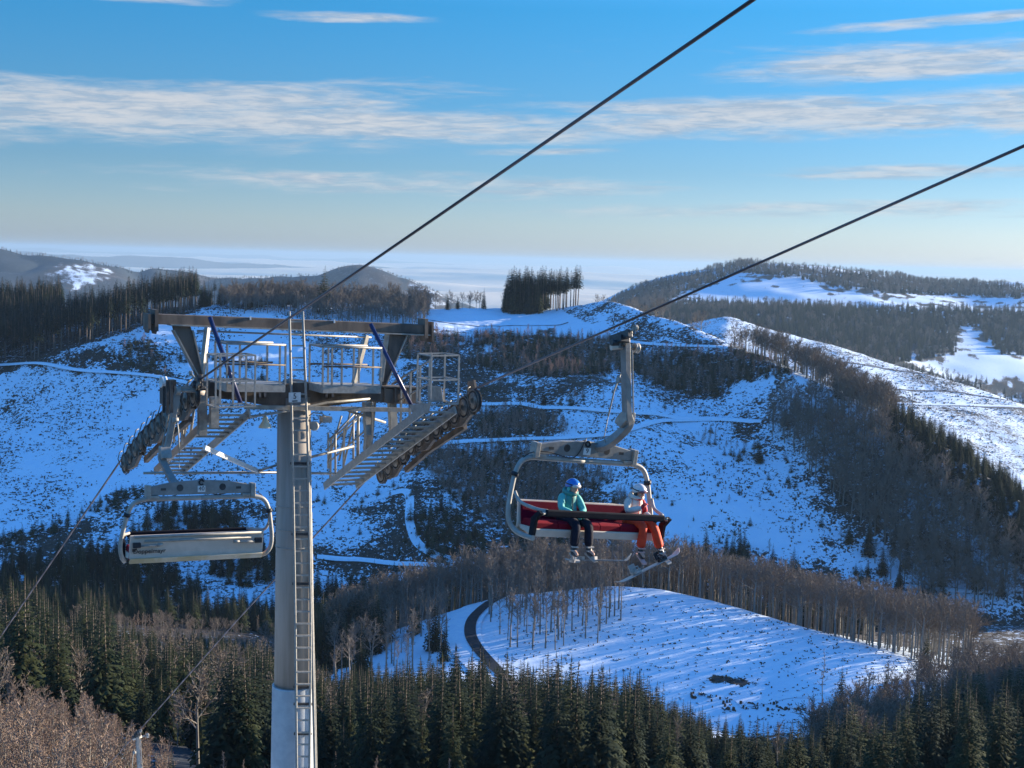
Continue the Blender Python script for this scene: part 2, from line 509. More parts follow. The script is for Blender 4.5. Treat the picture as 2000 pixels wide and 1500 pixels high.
def zt(x, Yv):
    """ground height"""
    x = np.asarray(x, float); Yv = np.asarray(Yv, float)
    a = x / Yv
    ci = np.clip(np.searchsorted(A_COLS, a) - 1, 0, len(A_COLS) - 2)
    ri = np.clip(np.searchsorted(Y_ROWS, Yv) - 1, 0, len(Y_ROWS) - 2)
    fa = np.clip((a - A_COLS[ci]) / (A_COLS[ci + 1] - A_COLS[ci]), 0, 1); fy = np.clip((Yv - Y_ROWS[ri]) / (Y_ROWS[ri + 1] - Y_ROWS[ri]), 0, 1)
    return (ZG[ri, ci] * (1 - fa) + ZG[ri, ci + 1] * fa) * (1 - fy) + (ZG[ri + 1, ci] * (1 - fa) + ZG[ri + 1, ci + 1] * fa) * fy


def emax(x, Yv):
    a = np.asarray(x, float) / np.asarray(Yv, float)
    ci = np.clip(np.searchsorted(A_COLS, a), 0, len(A_COLS) - 1)
    ri = np.clip(np.searchsorted(Y_ROWS, Yv) - 1, 0, len(Y_ROWS) - 1)
    return EMAX[ri, ci]


def ground_at(px, py, y0, y1, n=900):
    """where the pixel's ray meets the ground between two distances"""
    a, e = ray(px, py)
    ys = np.linspace(y0, y1, n)
    z = zt(a * ys, ys)
    d = z - e * ys
    i = int(np.argmax(d >= 0)) if (d >= 0).any() else int(np.argmax(d))
    Yv = ys[i]
    return Vector((float(a) * Yv, Yv, float(z[i])))


# what covers the ground: R woody debris / scrub, G forest floor, B clean even snow
cover = np.zeros((*ZG.shape, 3))
cover[..., 0] = 0.50 + 1.0 * fbm(XG / 42, YG / 34, 4, 7, .6)
isM = (YG > 566) & (YG < 960)
isK = (YG > 325) & (YG < 460)
isR = (YG > 1010) & (YG < 1620)
isF = (YG > 1760) & (YG < 3700)
isG = YG > 3900


WX = PXG + 80 * fbm(XG / 22, YG / 22, 5, 201, .62); WY = PYG + 46 * fbm(XG / 22, YG / 22, 5, 211, .62)


def put(ch, cond, poly, val, warp=True):
    k = cond & (inpoly(WX, WY, poly) if warp else inpoly(PXG, PYG, poly))
    cover[..., ch][k] = val


FIELD = [(800, 604), (840, 604), (960, 600), (1085, 603), (1120, 620), (1185, 652), (1180, 658), (1000, 656), (880, 645), (830, 640)]
LEFT_SNOW = [(-200, 760), (60, 715), (330, 735), (430, 760), (560, 800), (560, 990), (440, 960), (260, 960), (60, 1040), (-200, 1060)]
MOUND_SCRUB = [(1200, 580), (1300, 610), (1440, 668), (1420, 676), (1300, 668), (1190, 655), (1220, 610)]  # brow of the mound, covered with denser scrub
SHRUB_BAND = [(770, 650), (1180, 662), (1430, 680), (1560, 735), (1440, 745), (1400, 780), (1300, 760), (1230, 725), (1060, 740), (880, 705), (780, 700)]
BROWN_A = [(930, 790), (1090, 800), (1110, 850), (1060, 865), (930, 860)]
BROWN_B = [(800, 880), (1010, 868), (1200, 930), (1230, 1000), (1180, 1080), (1000, 1060), (860, 960)]
DARK_A = [(800, 1015), (880, 990), (960, 1060), (930, 1100), (830, 1095)]
cover[..., 0][isM & (PYG > 660)] += 0.15
kk = isM & inpoly(WX, WY, LEFT_SNOW)
cover[..., 0][kk] = (0.36 + 0.55 * fbm(XG / 26, YG / 20, 4, 19, .6))[kk]
for ply in (SHRUB_BAND, BROWN_A, BROWN_B, DARK_A):
    put(1, isM, ply, 0.72)
put(0, isM, MOUND_SCRUB, 0.85)
put(2, isM, FIELD, 1.0, False); put(0, isM, FIELD, 0.0, False)
cover[..., 0][isK] = 0.18
cover[..., 0][isR] = (0.60 + 0.35 * fbm(XG / 70, YG / 25, 3, 17))[isR]
WOOD_L = (YG > KY[8][None, :] - 2) & (YG < 1000) & (PXG < 395)
cover[..., 1][WOOD_L] = 0.8
FLANK = [(1440, 660), (1530, 695), (1640, 752), (1750, 790), (2000, 940), (2300, 1080), (2300, 1240), (1830, 1240), (1790, 1180), (1720, 1080), (1620, 970), (1550, 890), (1500, 860), (1510, 800), (1640, 795), (1560, 735), (1480, 700)]
put(1, isM, FLANK, 0.55)
LOW_DARK = [(-200, 1130), (0, 1115), (230, 1085), (290, 1015), (330, 990), (470, 1015), (540, 1075), (620, 1150), (860, 1155), (1000, 1110), (1250, 1095), (1500, 1075), (1700, 1120), (1700, 1240), (-200, 1240)]
put(1, isM, LOW_DARK, 0.5)
cover[..., 1][(YG < 330 + 40 * fbm(XG / 20, YG / 20, 3, 5)) & (YG > 60)] = 0.85
cover[..., 1][(YG > 330) & (YG < 566) & (WX < 625)] = 0.9
cover[..., 1][(YG > 442) & (YG < 566) & (PXG > 640)] = 0.85
cover[..., 1][(YG > 300) & (YG < 566) & (WX > 1850)] = 0.8
put(1, isK, [(1372, 1326), (1395, 1317), (1450, 1324), (1482, 1336), (1450, 1342), (1395, 1334)], 1.0, False)
F_A = [(1150, 620), (1215, 578), (1260, 560), (1450, 515), (1700, 538), (2050, 568), (2050, 584), (1800, 576), (1700, 572), (1640, 566), (1560, 545), (1450, 533), (1400, 548), (1320, 578), (1290, 606)]
F_B = [(1160, 640), (1340, 590), (1400, 592), (1560, 596), (1700, 602), (2100, 612), (2100, 700), (1950, 692), (1905, 640), (1870, 640), (1868, 690), (1840, 702), (1740, 712), (1690, 700), (1600, 672), (1420, 640)]
F_C = [(1500, 655), (1700, 690), (1760, 715), (1900, 745), (2100, 770), (2100, 800), (1800, 780), (1500, 700)]
for ply in (F_A, F_B, F_C):
    put(1, isF, ply, 1.0)
cover[..., 0][isF] = 0.22
cover[..., 1][isG] = 1.0 + 0.25 * fbm(XG / 300, YG / 500, 3, 33)[isG]
put(1, isG, [(130, 525), (180, 530), (200, 548), (150, 556), (120, 540)], 0.15)
put(1, isG, [(830, 566), (880, 580), (880, 600), (800, 575)], 0.2)
cover = np.clip(cover, 0, 1)
P_ = np.pad(cover, ((1, 1), (1, 1), (0, 0)), mode='edge')
cover = sum(P_[i:i + cover.shape[0], j:j + cover.shape[1]] for i in range(3) for j in range(3)) / 9

nr_, nc_ = ZG.shape
Vg = np.stack([XG, YG, ZG], -1).reshape(-1, 3)
r_, c_ = np.meshgrid(np.arange(nr_ - 1), np.arange(nc_ - 1), indexing='ij')
i0 = (r_ * nc_ + c_).ravel()
Fg = np.stack([i0, i0 + 1, i0 + nc_ + 1, i0 + nc_], -1)

gm = bpy.data.materials.new('snowy_ground'); gm.use_nodes = True
t = NT(gm.node_tree)
b = gm.node_tree.nodes['Principled BSDF']
pos = t.node('ShaderNodeTexCoord').outputs['Object']
att = t.node('ShaderNodeAttribute', attribute_name='cover')
cr = t.node('ShaderNodeSeparateColor', {0: att.outputs['Color']})
deb, flo, cln = cr.outputs
mp = t.node('ShaderNodeMapping', {'Vector': pos})
mp.inputs['Scale'].default_value = (1, 1.0, 1)
fine = t.noise(mp.outputs[0], 0.62, 4, 0.62, 0.8)
mid_ = t.noise(mp.outputs[0], 0.16, 4, 0.6, 0.4)
big = t.noise(mp.outputs[0], 0.03, 3, 0.6)
f1 = t.math('ADD', t.math('MULTIPLY', fine, 0.7), t.math('MULTIPLY', mid_, 0.3))
f1 = t.math('ADD', f1, t.math('MULTIPLY', t.math('SUBTRACT', big, 0.5), 0.25))
thr = t.math('SUBTRACT', 0.70, t.math('MULTIPLY', deb, 0.30))
dm = t.smooth(f1, thr, t.math('ADD', thr, 0.035))
thr2 = t.math('SUBTRACT', 0.72, t.math('MULTIPLY', flo, 0.42))
fm = t.smooth(f1, thr2, t.math('ADD', thr2, 0.07))
fm = t.math('MULTIPLY', fm, t.smooth(flo, 0.02, 0.2))
dirt = t.math('MAXIMUM', t.math('MULTIPLY', dm, t.math('SUBTRACT', 1.0, cln)), fm)
soil = t.mix(t.smooth(t.noise(mp.outputs[0], 1.1, 3, 0.6), 0.35, 0.65), (0.030, 0.026, 0.022), (0.085, 0.064, 0.046))
soil = t.mix(t.smooth(flo, 0.93, 0.99), soil, (0.030, 0.038, 0.042))
snow = t.mix(t.smooth(mid_, 0.3, 0.7), (0.73, 0.85, 0.97), (0.80, 0.90, 0.99))
t.l.new(t.mix(dirt, snow, soil), b.inputs['Base Color'])
b.inputs['Roughness'].default_value = 0.75
b.inputs['Specular IOR Level'].default_value = 0.15
bh = t.math('ADD', t.math('MULTIPLY', fine, 0.5), t.math('MULTIPLY', t.noise(mp.outputs[0], 2.6, 3, 0.6), 0.25))
t.l.new(t.node('ShaderNodeBump', {'Height': bh, 'Strength': 0.30, 'Distance': 0.45}).outputs[0], b.inputs['Normal'])
gme = mesh_np('ground', Vg, Fg, [gm], smooth=True)
ca = gme.color_attributes.new('cover', 'FLOAT_COLOR', 'POINT')
ca.data.foreach_set('color', np.concatenate([cover.reshape(-1, 3), np.ones((cover.shape[0] * cover.shape[1], 1))], 1).astype(np.float32).ravel())
ground = tag(link_mesh('ground', gme), 'snow covered hills and valley with brown scrub and clear-cut slopes', None, None, 'structure')

# sea of fog far below the hills
ya = np.concatenate([np.linspace(4300, 30000, 230, False), np.geomspace(30000, 240000, 60)])
aa_ = np.linspace(-0.8, 0.8, 260)
YF = np.repeat(ya[:, None], len(aa_), 1); XF = YF * aa_[None]
q_ = YF + 0.55 * XF
ZF = -330 + 210 * fbm(XF / 9000, q_ / 2300, 4, 301) + 110 * fbm(XF / 9000, q_ / 5000, 3, 311) + 16 * fbm(XF / 500, q_ / 420, 3, 321)
ZF -= np.clip((5400 - YF) / 1100, 0, 1) * 200
ZF += win(YF, 9500, 15000, 900) * 30
n1_, n2_ = ZF.shape
r_, c_ = np.meshgrid(np.arange(n1_ - 1), np.arange(n2_ - 1), indexing='ij')
i0 = (r_ * n2_ + c_).ravel()
fogm = material('fog_top', (0.86, 0.74, 0.58), 1.0, spec=0.0)
fme = mesh_np('fog_sea', np.stack([XF, YF, ZF], -1), np.stack([i0, i0 + 1, i0 + n2_ + 1, i0 + n2_], -1), [fogm], smooth=True)
tag(link_mesh('fog_sea', fme), 'pale sea of fog filling the lowlands beyond the hills', None, None, 'structure')


# far ranges that stand out of the fog
m_far = material('far_forest', (0.05, 0.055, 0.06), 1.0, scale=0.0006, col2=(0.09, 0.09, 0.10), spec=0.0)


def far_range(Yv, line, seed, depth, rough, label):
    pxs = np.linspace(-700, 2600, 420)
    yt = np.interp(pxs, [q[0] for q in line], [q[1] for q in line])
    a, e = ray(pxs, yt)
    top = e * Yv + rough * fbm(a * Yv / (Yv * .05), a * 0 + seed, 5, seed, .55)
    rows = []
    for k, (dy, f) in enumerate(((-1, 1.0), (-.6, .45), (-.25, .12), (0, 0), (.5, .4), (1, 1.0))):
        zz = top * (1 - f) + (-620) * f
        rows.append(np.stack([a * Yv, np.full_like(a, Yv + dy * depth), zz], 1))
    V = np.concatenate(rows); n = len(pxs)
    Fc = [(j * n + i, j * n + i + 1, (j + 1) * n + i + 1, (j + 1) * n + i) for j in range(5) for i in range(n - 1)]
    tag(link_mesh('hills', mesh_np('hills', V, Fc, [m_far], smooth=True)), label, None, None, 'structure')


far_range(26000, [(-700, 498), (0, 496), (250, 501), (480, 514), (700, 522), (950, 534), (1250, 548), (1500, 552), (2600, 560)], 5, 3000, 90, 'low blue range standing out of the fog sea')
far_range(60000, [(-700, 486), (0, 484), (300, 491), (600, 502), (900, 517), (1250, 534), (1500, 540), (2600, 545)], 9, 6000, 150, 'farthest faint range on the horizon')

# ------------------------------------------------------------------ roads and tracks
def ribbon(name, pix, y0, y1, width, mat, lift, label, level=False, halfs=None):
    """a strip laid over the ground along a line of photo pixels"""
    pts = [ground_at(px, py, y0, y1) for px, py in pix]
    # resample
    out = []
    for i in range(len(pts) - 1):
        p0 = pts[max(i - 1, 0)]; p1 = pts[i]; p2 = pts[i + 1]; p3 = pts[min(i + 2, len(pts) - 1)]
        for k in range(10):
            s = k / 10
            out.append(0.5 * ((2 * p1) + (p2 - p0) * s + (2 * p0 - 5 * p1 + 4 * p2 - p3) * s * s + (3 * p1 - p0 - 3 * p2 + p3) * s ** 3))
    out.append(pts[-1])
    P = np.array([(p.x, p.y) for p in out])
    D = np.gradient(P, axis=0); D /= np.maximum(np.linalg.norm(D, axis=1), 1e-6)[:, None]
    N = np.stack([D[:, 1], -D[:, 0]], 1)
    zc = zt(P[:, 0], P[:, 1])
    kz = np.ones(7) / 7
    zc = np.convolve(np.pad(zc, 3, mode='edge'), kz, 'valid')
    vs = []; nseg = 6
    for j in range(nseg + 1):
        o = (j / nseg - 0.5) * width
        q = P + N * o
        z = (zc + lift) if level else (zt(q[:, 0], q[:, 1]) + lift)
        if level and j in (0, nseg): z = z - 1.2
        vs.append(np.stack([q[:, 0], q[:, 1], z], 1))
    V = np.concatenate(vs); n = len(P)
    Fc = [(j * n + i, j * n + i + 1, (j + 1) * n + i + 1, (j + 1) * n + i) for j in range(nseg) for i in range(n - 1)]
    me = mesh_np(name, V, Fc, [mat], smooth=True)
    return tag(link_mesh(name, me), label, None, None, 'structure')


m_track = material('packed_snow', (0.86, 0.93, 1.0), 0.7, var=0, scale=0.6, col2=(0.76, 0.85, 0.96), bump=0.2, spec=0.1)
m_asph = material('asphalt', (0.036, 0.041, 0.048), 0.9, scale=0.8, col2=(0.05, 0.055, 0.062), spec=0.1)
m_soilt = material('dark_track', (0.07, 0.06, 0.05), 0.9, scale=0.7, col2=(0.25, 0.27, 0.32), spec=0.1)
ribbon('snow_verge', [(985, 1163), (950, 1176), (915, 1205), (903, 1235), (912, 1262), (945, 1300), (985, 1340)], 335, 445, 11, m_track, 0.35, 'smooth ploughed snow beside the curving road')
ribbon('road', [(985, 1167), (955, 1180), (925, 1208), (918, 1237), (930, 1265), (960, 1300), (1000, 1340)], 335, 445, 3.5, m_asph, 0.55, 'dark asphalt road curving over the snowy knoll')
ribbon('snow_track', [(920, 788), (1010, 787), (1070, 797), (1160, 800), (1230, 806), (1300, 812), (1400, 818), (1490, 822)], 600, 830, 6.5, m_track, 0.7, 'upper snowy forest track across the clear-cut hill', True)
ribbon('snow_track', [(860, 866), (940, 860), (1040, 856), (1150, 850), (1230, 838), (1310, 820), (1400, 819), (1475, 823)], 600, 830, 6.5, m_track, 0.7, 'middle snowy forest track rising to the right across the hill', True)
ribbon('snow_track', [(1225, 664), (1290, 672), (1350, 674), (1425, 678)], 700, 860, 6, m_track, 0.3, 'short white track on the brow of the hill', True)
ribbon('snow_track', [(-60, 716), (60, 708), (150, 722), (240, 727), (340, 742), (440, 760)], 600, 830, 6, m_track, 0.6, 'snowy track along the upper left slope', True)
ribbon('snow_track', [(690, 985), (790, 960), (800, 1020), (815, 1060), (850, 1085), (900, 1095)], 566, 720, 4.0, m_track, 0.15, 'steep snow lane beside the dark spruce patch')
ribbon('snow_track', [(620, 1083), (700, 1090), (780, 1098), (870, 1103)], 566, 720, 6.0, m_track, 0.3, 'lower snowy track at the foot of the hill', True)
ribbon('snow_track', [(1440, 1375), (1540, 1358), (1620, 1362), (1680, 1380)], 335, 400, 5, m_track, 0.12, 'faint smooth track across the snowy clearing')
ribbon('valley_road', [(330, 1206), (450, 1212), (540, 1213), (660, 1218)], 520, 575, 6, m_asph, 0.5, 'valley road behind the lift mast')
ribbon('lower_road', [(290, 1440), (335, 1470), (370, 1510), (400, 1560)], 90, 260, 5, m_asph, 0.4, 'short piece of dark road below the lift line')
ribbon('bright_track', [(1760, 1142), (1850, 1148), (1950, 1150), (2080, 1152)], 566, 640, 5, m_track, 0.3, 'snowy track below the beech slope', True)
for pts in ([(1520, 700), (1700, 715), (1850, 728), (2000, 745)], [(1560, 742), (1700, 757), (1850, 765), (2010, 768)], [(1640, 775), (1750, 785), (1850, 792), (2010, 800)]):
    ribbon('skid_track', pts, 1010, 1500, 3.6, m_soilt, 0.35, 'dark skid track across the far cleared slope')
ribbon('far_track', [(1640, 778), (1760, 786), (1880, 790), (2010, 795)], 1010, 1500, 9, m_track, 0.4, 'white track along the foot of the far cleared slope', True)
ribbon('field_track', [(810, 622), (900, 634), (1000, 636), (1110, 630)], 840, 930, 1.6, m_soilt, 0.12, 'thin dark trail across the open snow field')

# ------------------------------------------------------------------ chairlift line: frame of reference
# O = left rope at the mast, UD = across the line, VD = down the line (away from the camera)
GA = R(31)
OX, OY = -6.78, 27.5
UD = Vector((math.cos(GA), math.sin(GA), 0)); VD = Vector((-math.sin(GA), math.cos(GA), 0)); ZD = Vector((0, 0, 1))
GAUGE = 5.3


def T(px, py, v=0.0):
    a, e = map(float, ray(px, py))
    Yv = (OX * VD.x + OY * VD.y + v) / (a * VD.x + VD.y)
    return Vector((a * Yv, Yv, e * Yv))


def U(px, py, s=0.0):
    a, e = map(float, ray(px, py))
    Yv = (OX * UD.x + OY * UD.y + s) / (a * UD.x + UD.y)
    return Vector((a * Yv, Yv, e * Yv))


m_galv = material('galvanised_steel', (0.36, 0.34, 0.30), 0.5, metal=0.25, scale=9, col2=(0.25, 0.24, 0.22), bump=0.05)
m_galv2 = material('pale_galvanised', (0.37, 0.35, 0.31), 0.6, metal=0.15, scale=14, col2=(0.28, 0.27, 0.245))
m_brown = material('weathered_steel', (0.075, 0.062, 0.053), 0.65, metal=0.1, scale=3.2, col2=(0.17, 0.13, 0.10), bump=0.05, stretch=(1, 1, .4))
m_dark = material('black_steel', (0.025, 0.026, 0.03), 0.45, metal=0.2, scale=6, col2=(0.06, 0.06, 0.06))
m_navy = material('navy_rod', (0.02, 0.03, 0.10), 0.35, metal=0.1, scale=6, col2=(0.04, 0.05, 0.12))
m_mast = material('mast_paint', (0.38, 0.34, 0.30), 0.65, scale=1.3, col2=(0.26, 0.235, 0.20), bump=0.03, stretch=(3, 3, .22))
m_mast2 = material('mast_zinc', (0.50, 0.53, 0.55), 0.5, metal=0.2, scale=5, col2=(0.42, 0.45, 0.48), bump=0.04)
m_rubber = material('rubber', (0.03, 0.03, 0.032), 0.8, scale=8, col2=(0.05, 0.048, 0.045))
m_sheave = material('sheave_metal', (0.22, 0.20, 0.17), 0.5, metal=0.3, scale=8, col2=(0.10, 0.085, 0.07))
m_white = material('white_plate', (0.78, 0.78, 0.75), 0.5, scale=6, col2=(0.66, 0.66, 0.64))
m_black = material('black_lettering', (0.015, 0.015, 0.018), 0.6)
m_rope = bpy.data.materials.new('wire_rope'); m_rope.use_nodes = True
_t = NT(m_rope.node_tree); _b = m_rope.node_tree.nodes['Principled BSDF']
_w = _t.node('ShaderNodeTexWave', {'Scale': 2.6, 'Distortion': 0.4}); _w.wave_type = 'BANDS'; _w.bands_direction = 'DIAGONAL'
_t.l.new(_t.node('ShaderNodeTexCoord').outputs['Object'], _w.inputs['Vector'])
_t.l.new(_t.mix(_w.outputs[1], (0.035, 0.025, 0.03), (0.15, 0.12, 0.125)), _b.inputs['Base Color'])
_b.inputs['Roughness'].default_value = 0.5; _b.inputs['Metallic'].default_value = 0.3


def text_mesh(body, size, M, mat, parent, name='lettering', depth=0.002):
    cu = bpy.data.curves.new(name, 'FONT'); cu.body = body; cu.size = size; cu.extrude = depth
    cu.align_x = 'CENTER'; cu.align_y = 'CENTER'
    tmp = bpy.data.objects.new(name, cu)
    me = bpy.data.meshes.new_from_object(tmp)
    bpy.data.objects.remove(tmp)
    me.transform(M); me.materials.clear(); me.materials.append(mat)
    return link_mesh(name, me, parent)


def frame_m(origin, x, y, z):
    M = Matrix.Identity(4)
    for i in range(3): M[i][0], M[i][1], M[i][2], M[i][3] = x[i], y[i], z[i], origin[i]
    return M


# ropes ------------------------------------------------------------
def strand(name, pts, label):
    mb = MB(); mb.tube(pts, 0.0205, 10)
    return tag(mb.build(name, m_rope), label, 'cable', 'wire ropes of the chairlift')


def smooth_pts(P, n=8):
    out = []
    for i in range(len(P) - 1):
        p0, p1, p2, p3 = P[max(i - 1, 0)], P[i], P[i + 1], P[min(i + 2, len(P) - 1)]
        for k in range(n):
            s = k / n
            out.append(0.5 * ((2 * p1) + (p2 - p0) * s + (2 * p0 - 5 * p1 + 4 * p2 - p3) * s * s + (3 * p1 - p0 - 3 * p2 + p3) * s ** 3))
    out.append(P[-1])
    return out


TRAIN_L = [U(385, 745, 0), U(362, 763, 0), (U(333, 789, 0)), U(305, 815, 0), U(277, 843, 0), U(254, 872, 0), U(238, 896, 0)]
TRAIN_R = [U(932, 757, GAUGE), U(907, 775, GAUGE), U(877, 797, GAUGE), U(846, 818, GAUGE), U(816, 839, GAUGE), U(790, 862, GAUGE), U(763, 888, GAUGE), U(735, 916, GAUGE)]
pa = U(1470, 0, 0); pb = TRAIN_L[0]
dn = (U(0, 1245, 0) - TRAIN_L[-1])
strand('haul_rope', [pa + (pa - pb) * .55, pa, pb] + TRAIN_L[1:] + [U(0, 1245, 0), U(0, 1245, 0) + dn * 1.3], 'dark wire rope crossing high over the empty chair and down past its left side')
pa2 = U(2000, 285, GAUGE); pb2 = TRAIN_R[0]
dn2 = (U(260, 1440, GAUGE) - TRAIN_R[-1])
strand('haul_rope', [pa2 + (pa2 - pb2) * .7, pa2, pb2] + TRAIN_R[1:] + [U(690, 965, GAUGE), U(460, 1215, GAUGE), U(260, 1440, GAUGE), U(260, 1440, GAUGE) + dn2 * .8], 'dark wire rope carrying the occupied chair, passing behind the mast')

# mast ---------------------------------------------------------------
mast_base = T(573, 1500, 0)
ax = (mast_base - T(574, 900, 0)).normalized()
gz = float(zt(mast_base.x, mast_base.y))
foot = mast_base + ax * ((mast_base.z - gz) / -ax.z + 1.0)
mast = empty('lift_mast', (foot.x, foot.y, gz))
tag(mast, 'grey steel chairlift mast with ladder, catwalks and a broad brown cross frame', 'lift mast')
ML = mast.location.copy()


def mpart(mb, name, mat, bevel=0.0, parent=None, label=None, split=False):
    if split:
        for q in mb.pieces(): mpart(q, name, mat, bevel, parent, label)
        return
    """child of the mast; geometry is given in world coordinates"""
    mb.v = [tuple(Vector(p) - ML) for p in mb.v]
    o = mb.build(name, mat, parent or mast, bevel=bevel)
    if label: o['label'] = label
    return o


mb = MB()
PT = T(574.5, 775, 0)
Lp = (mast_base - PT).length
step = T(572.5, 1335, 0)
mb.lathe(PT, ax, [(0, .345), ((step - PT).length, .415), ((step - PT).length, .375), ((step - PT).length + .01, .37)], 40)
mpart(mb, 'column', m_mast)
mb = MB()
mb.lathe(step + ax * .012, ax, [(0, .44), (.03, .445), ((foot - step).length, .66)], 40)
mpart(mb, 'lower_column', m_mast2, label='paler lower section of the column')
mb = MB()
for yy in (985, 1030, 1065):
    c = T(574, yy, 0); r_ = .345 + .07 * ((c - PT).length / (step - PT).length)
    mb.lathe(c, ax, [(-.012, r_ + .004), (-.012, r_ + .012), (.012, r_ + .012), (.012, r_ + .004)], 32)
mpart(mb, 'ring_seam', m_galv2, split=True)

# ladder
def lad(y):   # left rail, right rail pixel x
    return np.interp(y, [605, 860, 1235, 1500], [565, 571, 577, 579.5]), np.interp(y, [605, 860, 1235, 1500], [591, 601, 607, 604.5])
lv = -0.62
mb = MB()
ys = [608, 700, 800, 900, 1000, 1100, 1200, 1300, 1400, 1500]
for k in (0, 1):
    pts = [T(lad(y)[k], y, lv - (.15 if y > 1300 else 0)) for y in ys]
    pts.append(pts[-1] + (pts[-1] - pts[-2]) * 8)
    mb.tube(pts, .028, 8)
mpart(mb, 'ladder_rail', m_galv2, split=True)
mb = MB()
y = 628.0
while y < 1520:
    a_, b_ = lad(y); vv = lv - (.15 if y > 1300 else .15 * max(0, (y - 1200) / 100))
    mb.bar(T(a_, y, vv), T(b_, y, vv), .035, .032)
    y += 23.6
mpart(mb, 'ladder_rung', m_galv2, split=True)
mb = MB()
for y in (905, 1043, 1140, 1342, 1375, 1433):
    a_, b_ = lad(y)
    mb.bar(T(a_ - 4, y, lv + .03), T(b_ + 3, y, lv + .03), .05, .05)
    for k in (a_ + 1, b_ - 2):
        mb.bar(T(k, y, lv), T(k, y, -.33), .05, .06)
mpart(mb, 'ladder_bracket', m_dark, split=True)
mb = MB()
mb.tube([T(604, 900, -.35), T(607, 1100, -.36), T(610.5, 1300, -.40), T(615, 1500, -.45), T(619, 1700, -.5)], .032, 8)
mb.tube([T(608, 1000, -.2), T(611, 1200, -.25), T(616, 1400, -.3), T(622, 1700, -.36)], .02, 6)
mpart(mb, 'cable_conduit', m_galv2, split=True)

# cross arm, deep in the middle
def poly_part(pix, thick, v, name, mat, bevel=.01, label=None, parent=None):
    m_ = MB(); m_.prism([T(x, y, v) for x, y in pix], VD * thick)
    return mpart(m_, name, mat, bevel, parent, label)


poly_part([(396, 744), (470, 746), (555, 750), (561, 743), (572, 741), (590, 742), (600, 750), (700, 756), (812, 758), (812, 787), (760, 787), (715, 781), (660, 788), (610, 795), (565, 796), (520, 792), (480, 784), (440, 778), (396, 776)], .42, 0, 'cross_arm', m_brown)
mb = MB()
mb.bar(T(430, 741, 0), T(556, 748, 0), .5, .03); mb.bar(T(600, 748.5, 0), T(812, 756, 0), .5, .03)
for x in (408, 428, 752, 772, 792):
    mb.bar(T(x, 742 + (x - 400) * .035, -.235), T(x, 778 + (x - 400) * .02, -.235), .04, .03, VD)
mpart(mb, 'arm_flange', m_brown)
# gantry
mb = MB(); mb.bar(T(284, 622, 0), T(840, 643, 0), .22, .205)
top_beam = mpart(mb, 'gantry_beam', m_brown, .012)
mb = MB(); mb.bar(T(330, 634, -.02), T(836, 654, -.02), .26, .03)
mpart(mb, 'beam_flange', m_galv)
mb = MB(); mb.tube([T(385, 646, .5), T(560, 653, .5), T(725, 659, .5)], .022, 6)
mpart(mb, 'gantry_tie', m_galv)
for s_ in (0, 1):
    mb = MB()
    for x, y0_, y1_, w_ in (((287, 612, 644, .05), (301, 604, 646, .07)), ((838, 628, 662, .05), (826, 622, 660, .08)))[s_]:
        mb.bar(T(x, y0_, 0), T(x, y1_, 0), .36, w_, UD)
        mb.prism([T(x - 3, y1_ - 6, 0), T(x + 3, y1_ - 6, 0), T(x, y1_ + 6, 0)], VD * .3)
    mpart(mb, 'end_hook', m_brown)
mb = MB()
mb.bar(T(489, 618, -.12), T(489, 625, -.12), .03, .03); mb.bar(T(653, 624, -.12), T(653, 631, -.12), .03, .03)
mpart(mb, 'beam_bolt', m_white, split=True)
poly_part([(335, 631), (366, 631), (372, 640), (394, 730), (392, 742), (383, 742), (378, 722), (340, 648)], .10, 0, 'bracket', m_brown)
poly_part([(756, 646), (796, 647), (775, 692), (753, 752), (744, 752), (746, 728), (757, 680)], .10, 0, 'bracket', m_brown)
mb = MB()
mb.bar(T(338, 645, 0), T(386, 735, 0), .2, .025); mb.bar(T(374, 645, 0), T(394, 730, 0), .2, .03)
mpart(mb, 'bracket_flange', m_galv)
mb = MB()
mb.bar(T(793, 652, 0), T(752, 749, 0), .2, .025); mb.bar(T(756, 652, 0), T(744, 745, 0), .2, .025)
mpart(mb, 'bracket_flange', m_galv)
mb = MB(); mb.tube([T(410, 620, -.2), T(470, 788, -1.3)], .045, 10)
mpart(mb, 'brace_rod', m_navy, label='dark navy brace rod')
mb = MB(); mb.tube([T(724, 633, -.2), T(806, 797, -1.3)], .045, 10)
mpart(mb, 'brace_rod', m_navy, label='dark navy brace rod')
mb = MB(); mb.bar(T(405, 640, .5), T(393, 742, .4), .09, .09)
mpart(mb, 'strut', m_galv)
mb = MB(); mb.bar(T(716, 655, .5), T(691, 750, .4), .09, .09)
mpart(mb, 'strut', m_galv)


def platform(corners, zoff, rails, posts_px, name='service_platform'):
    pass


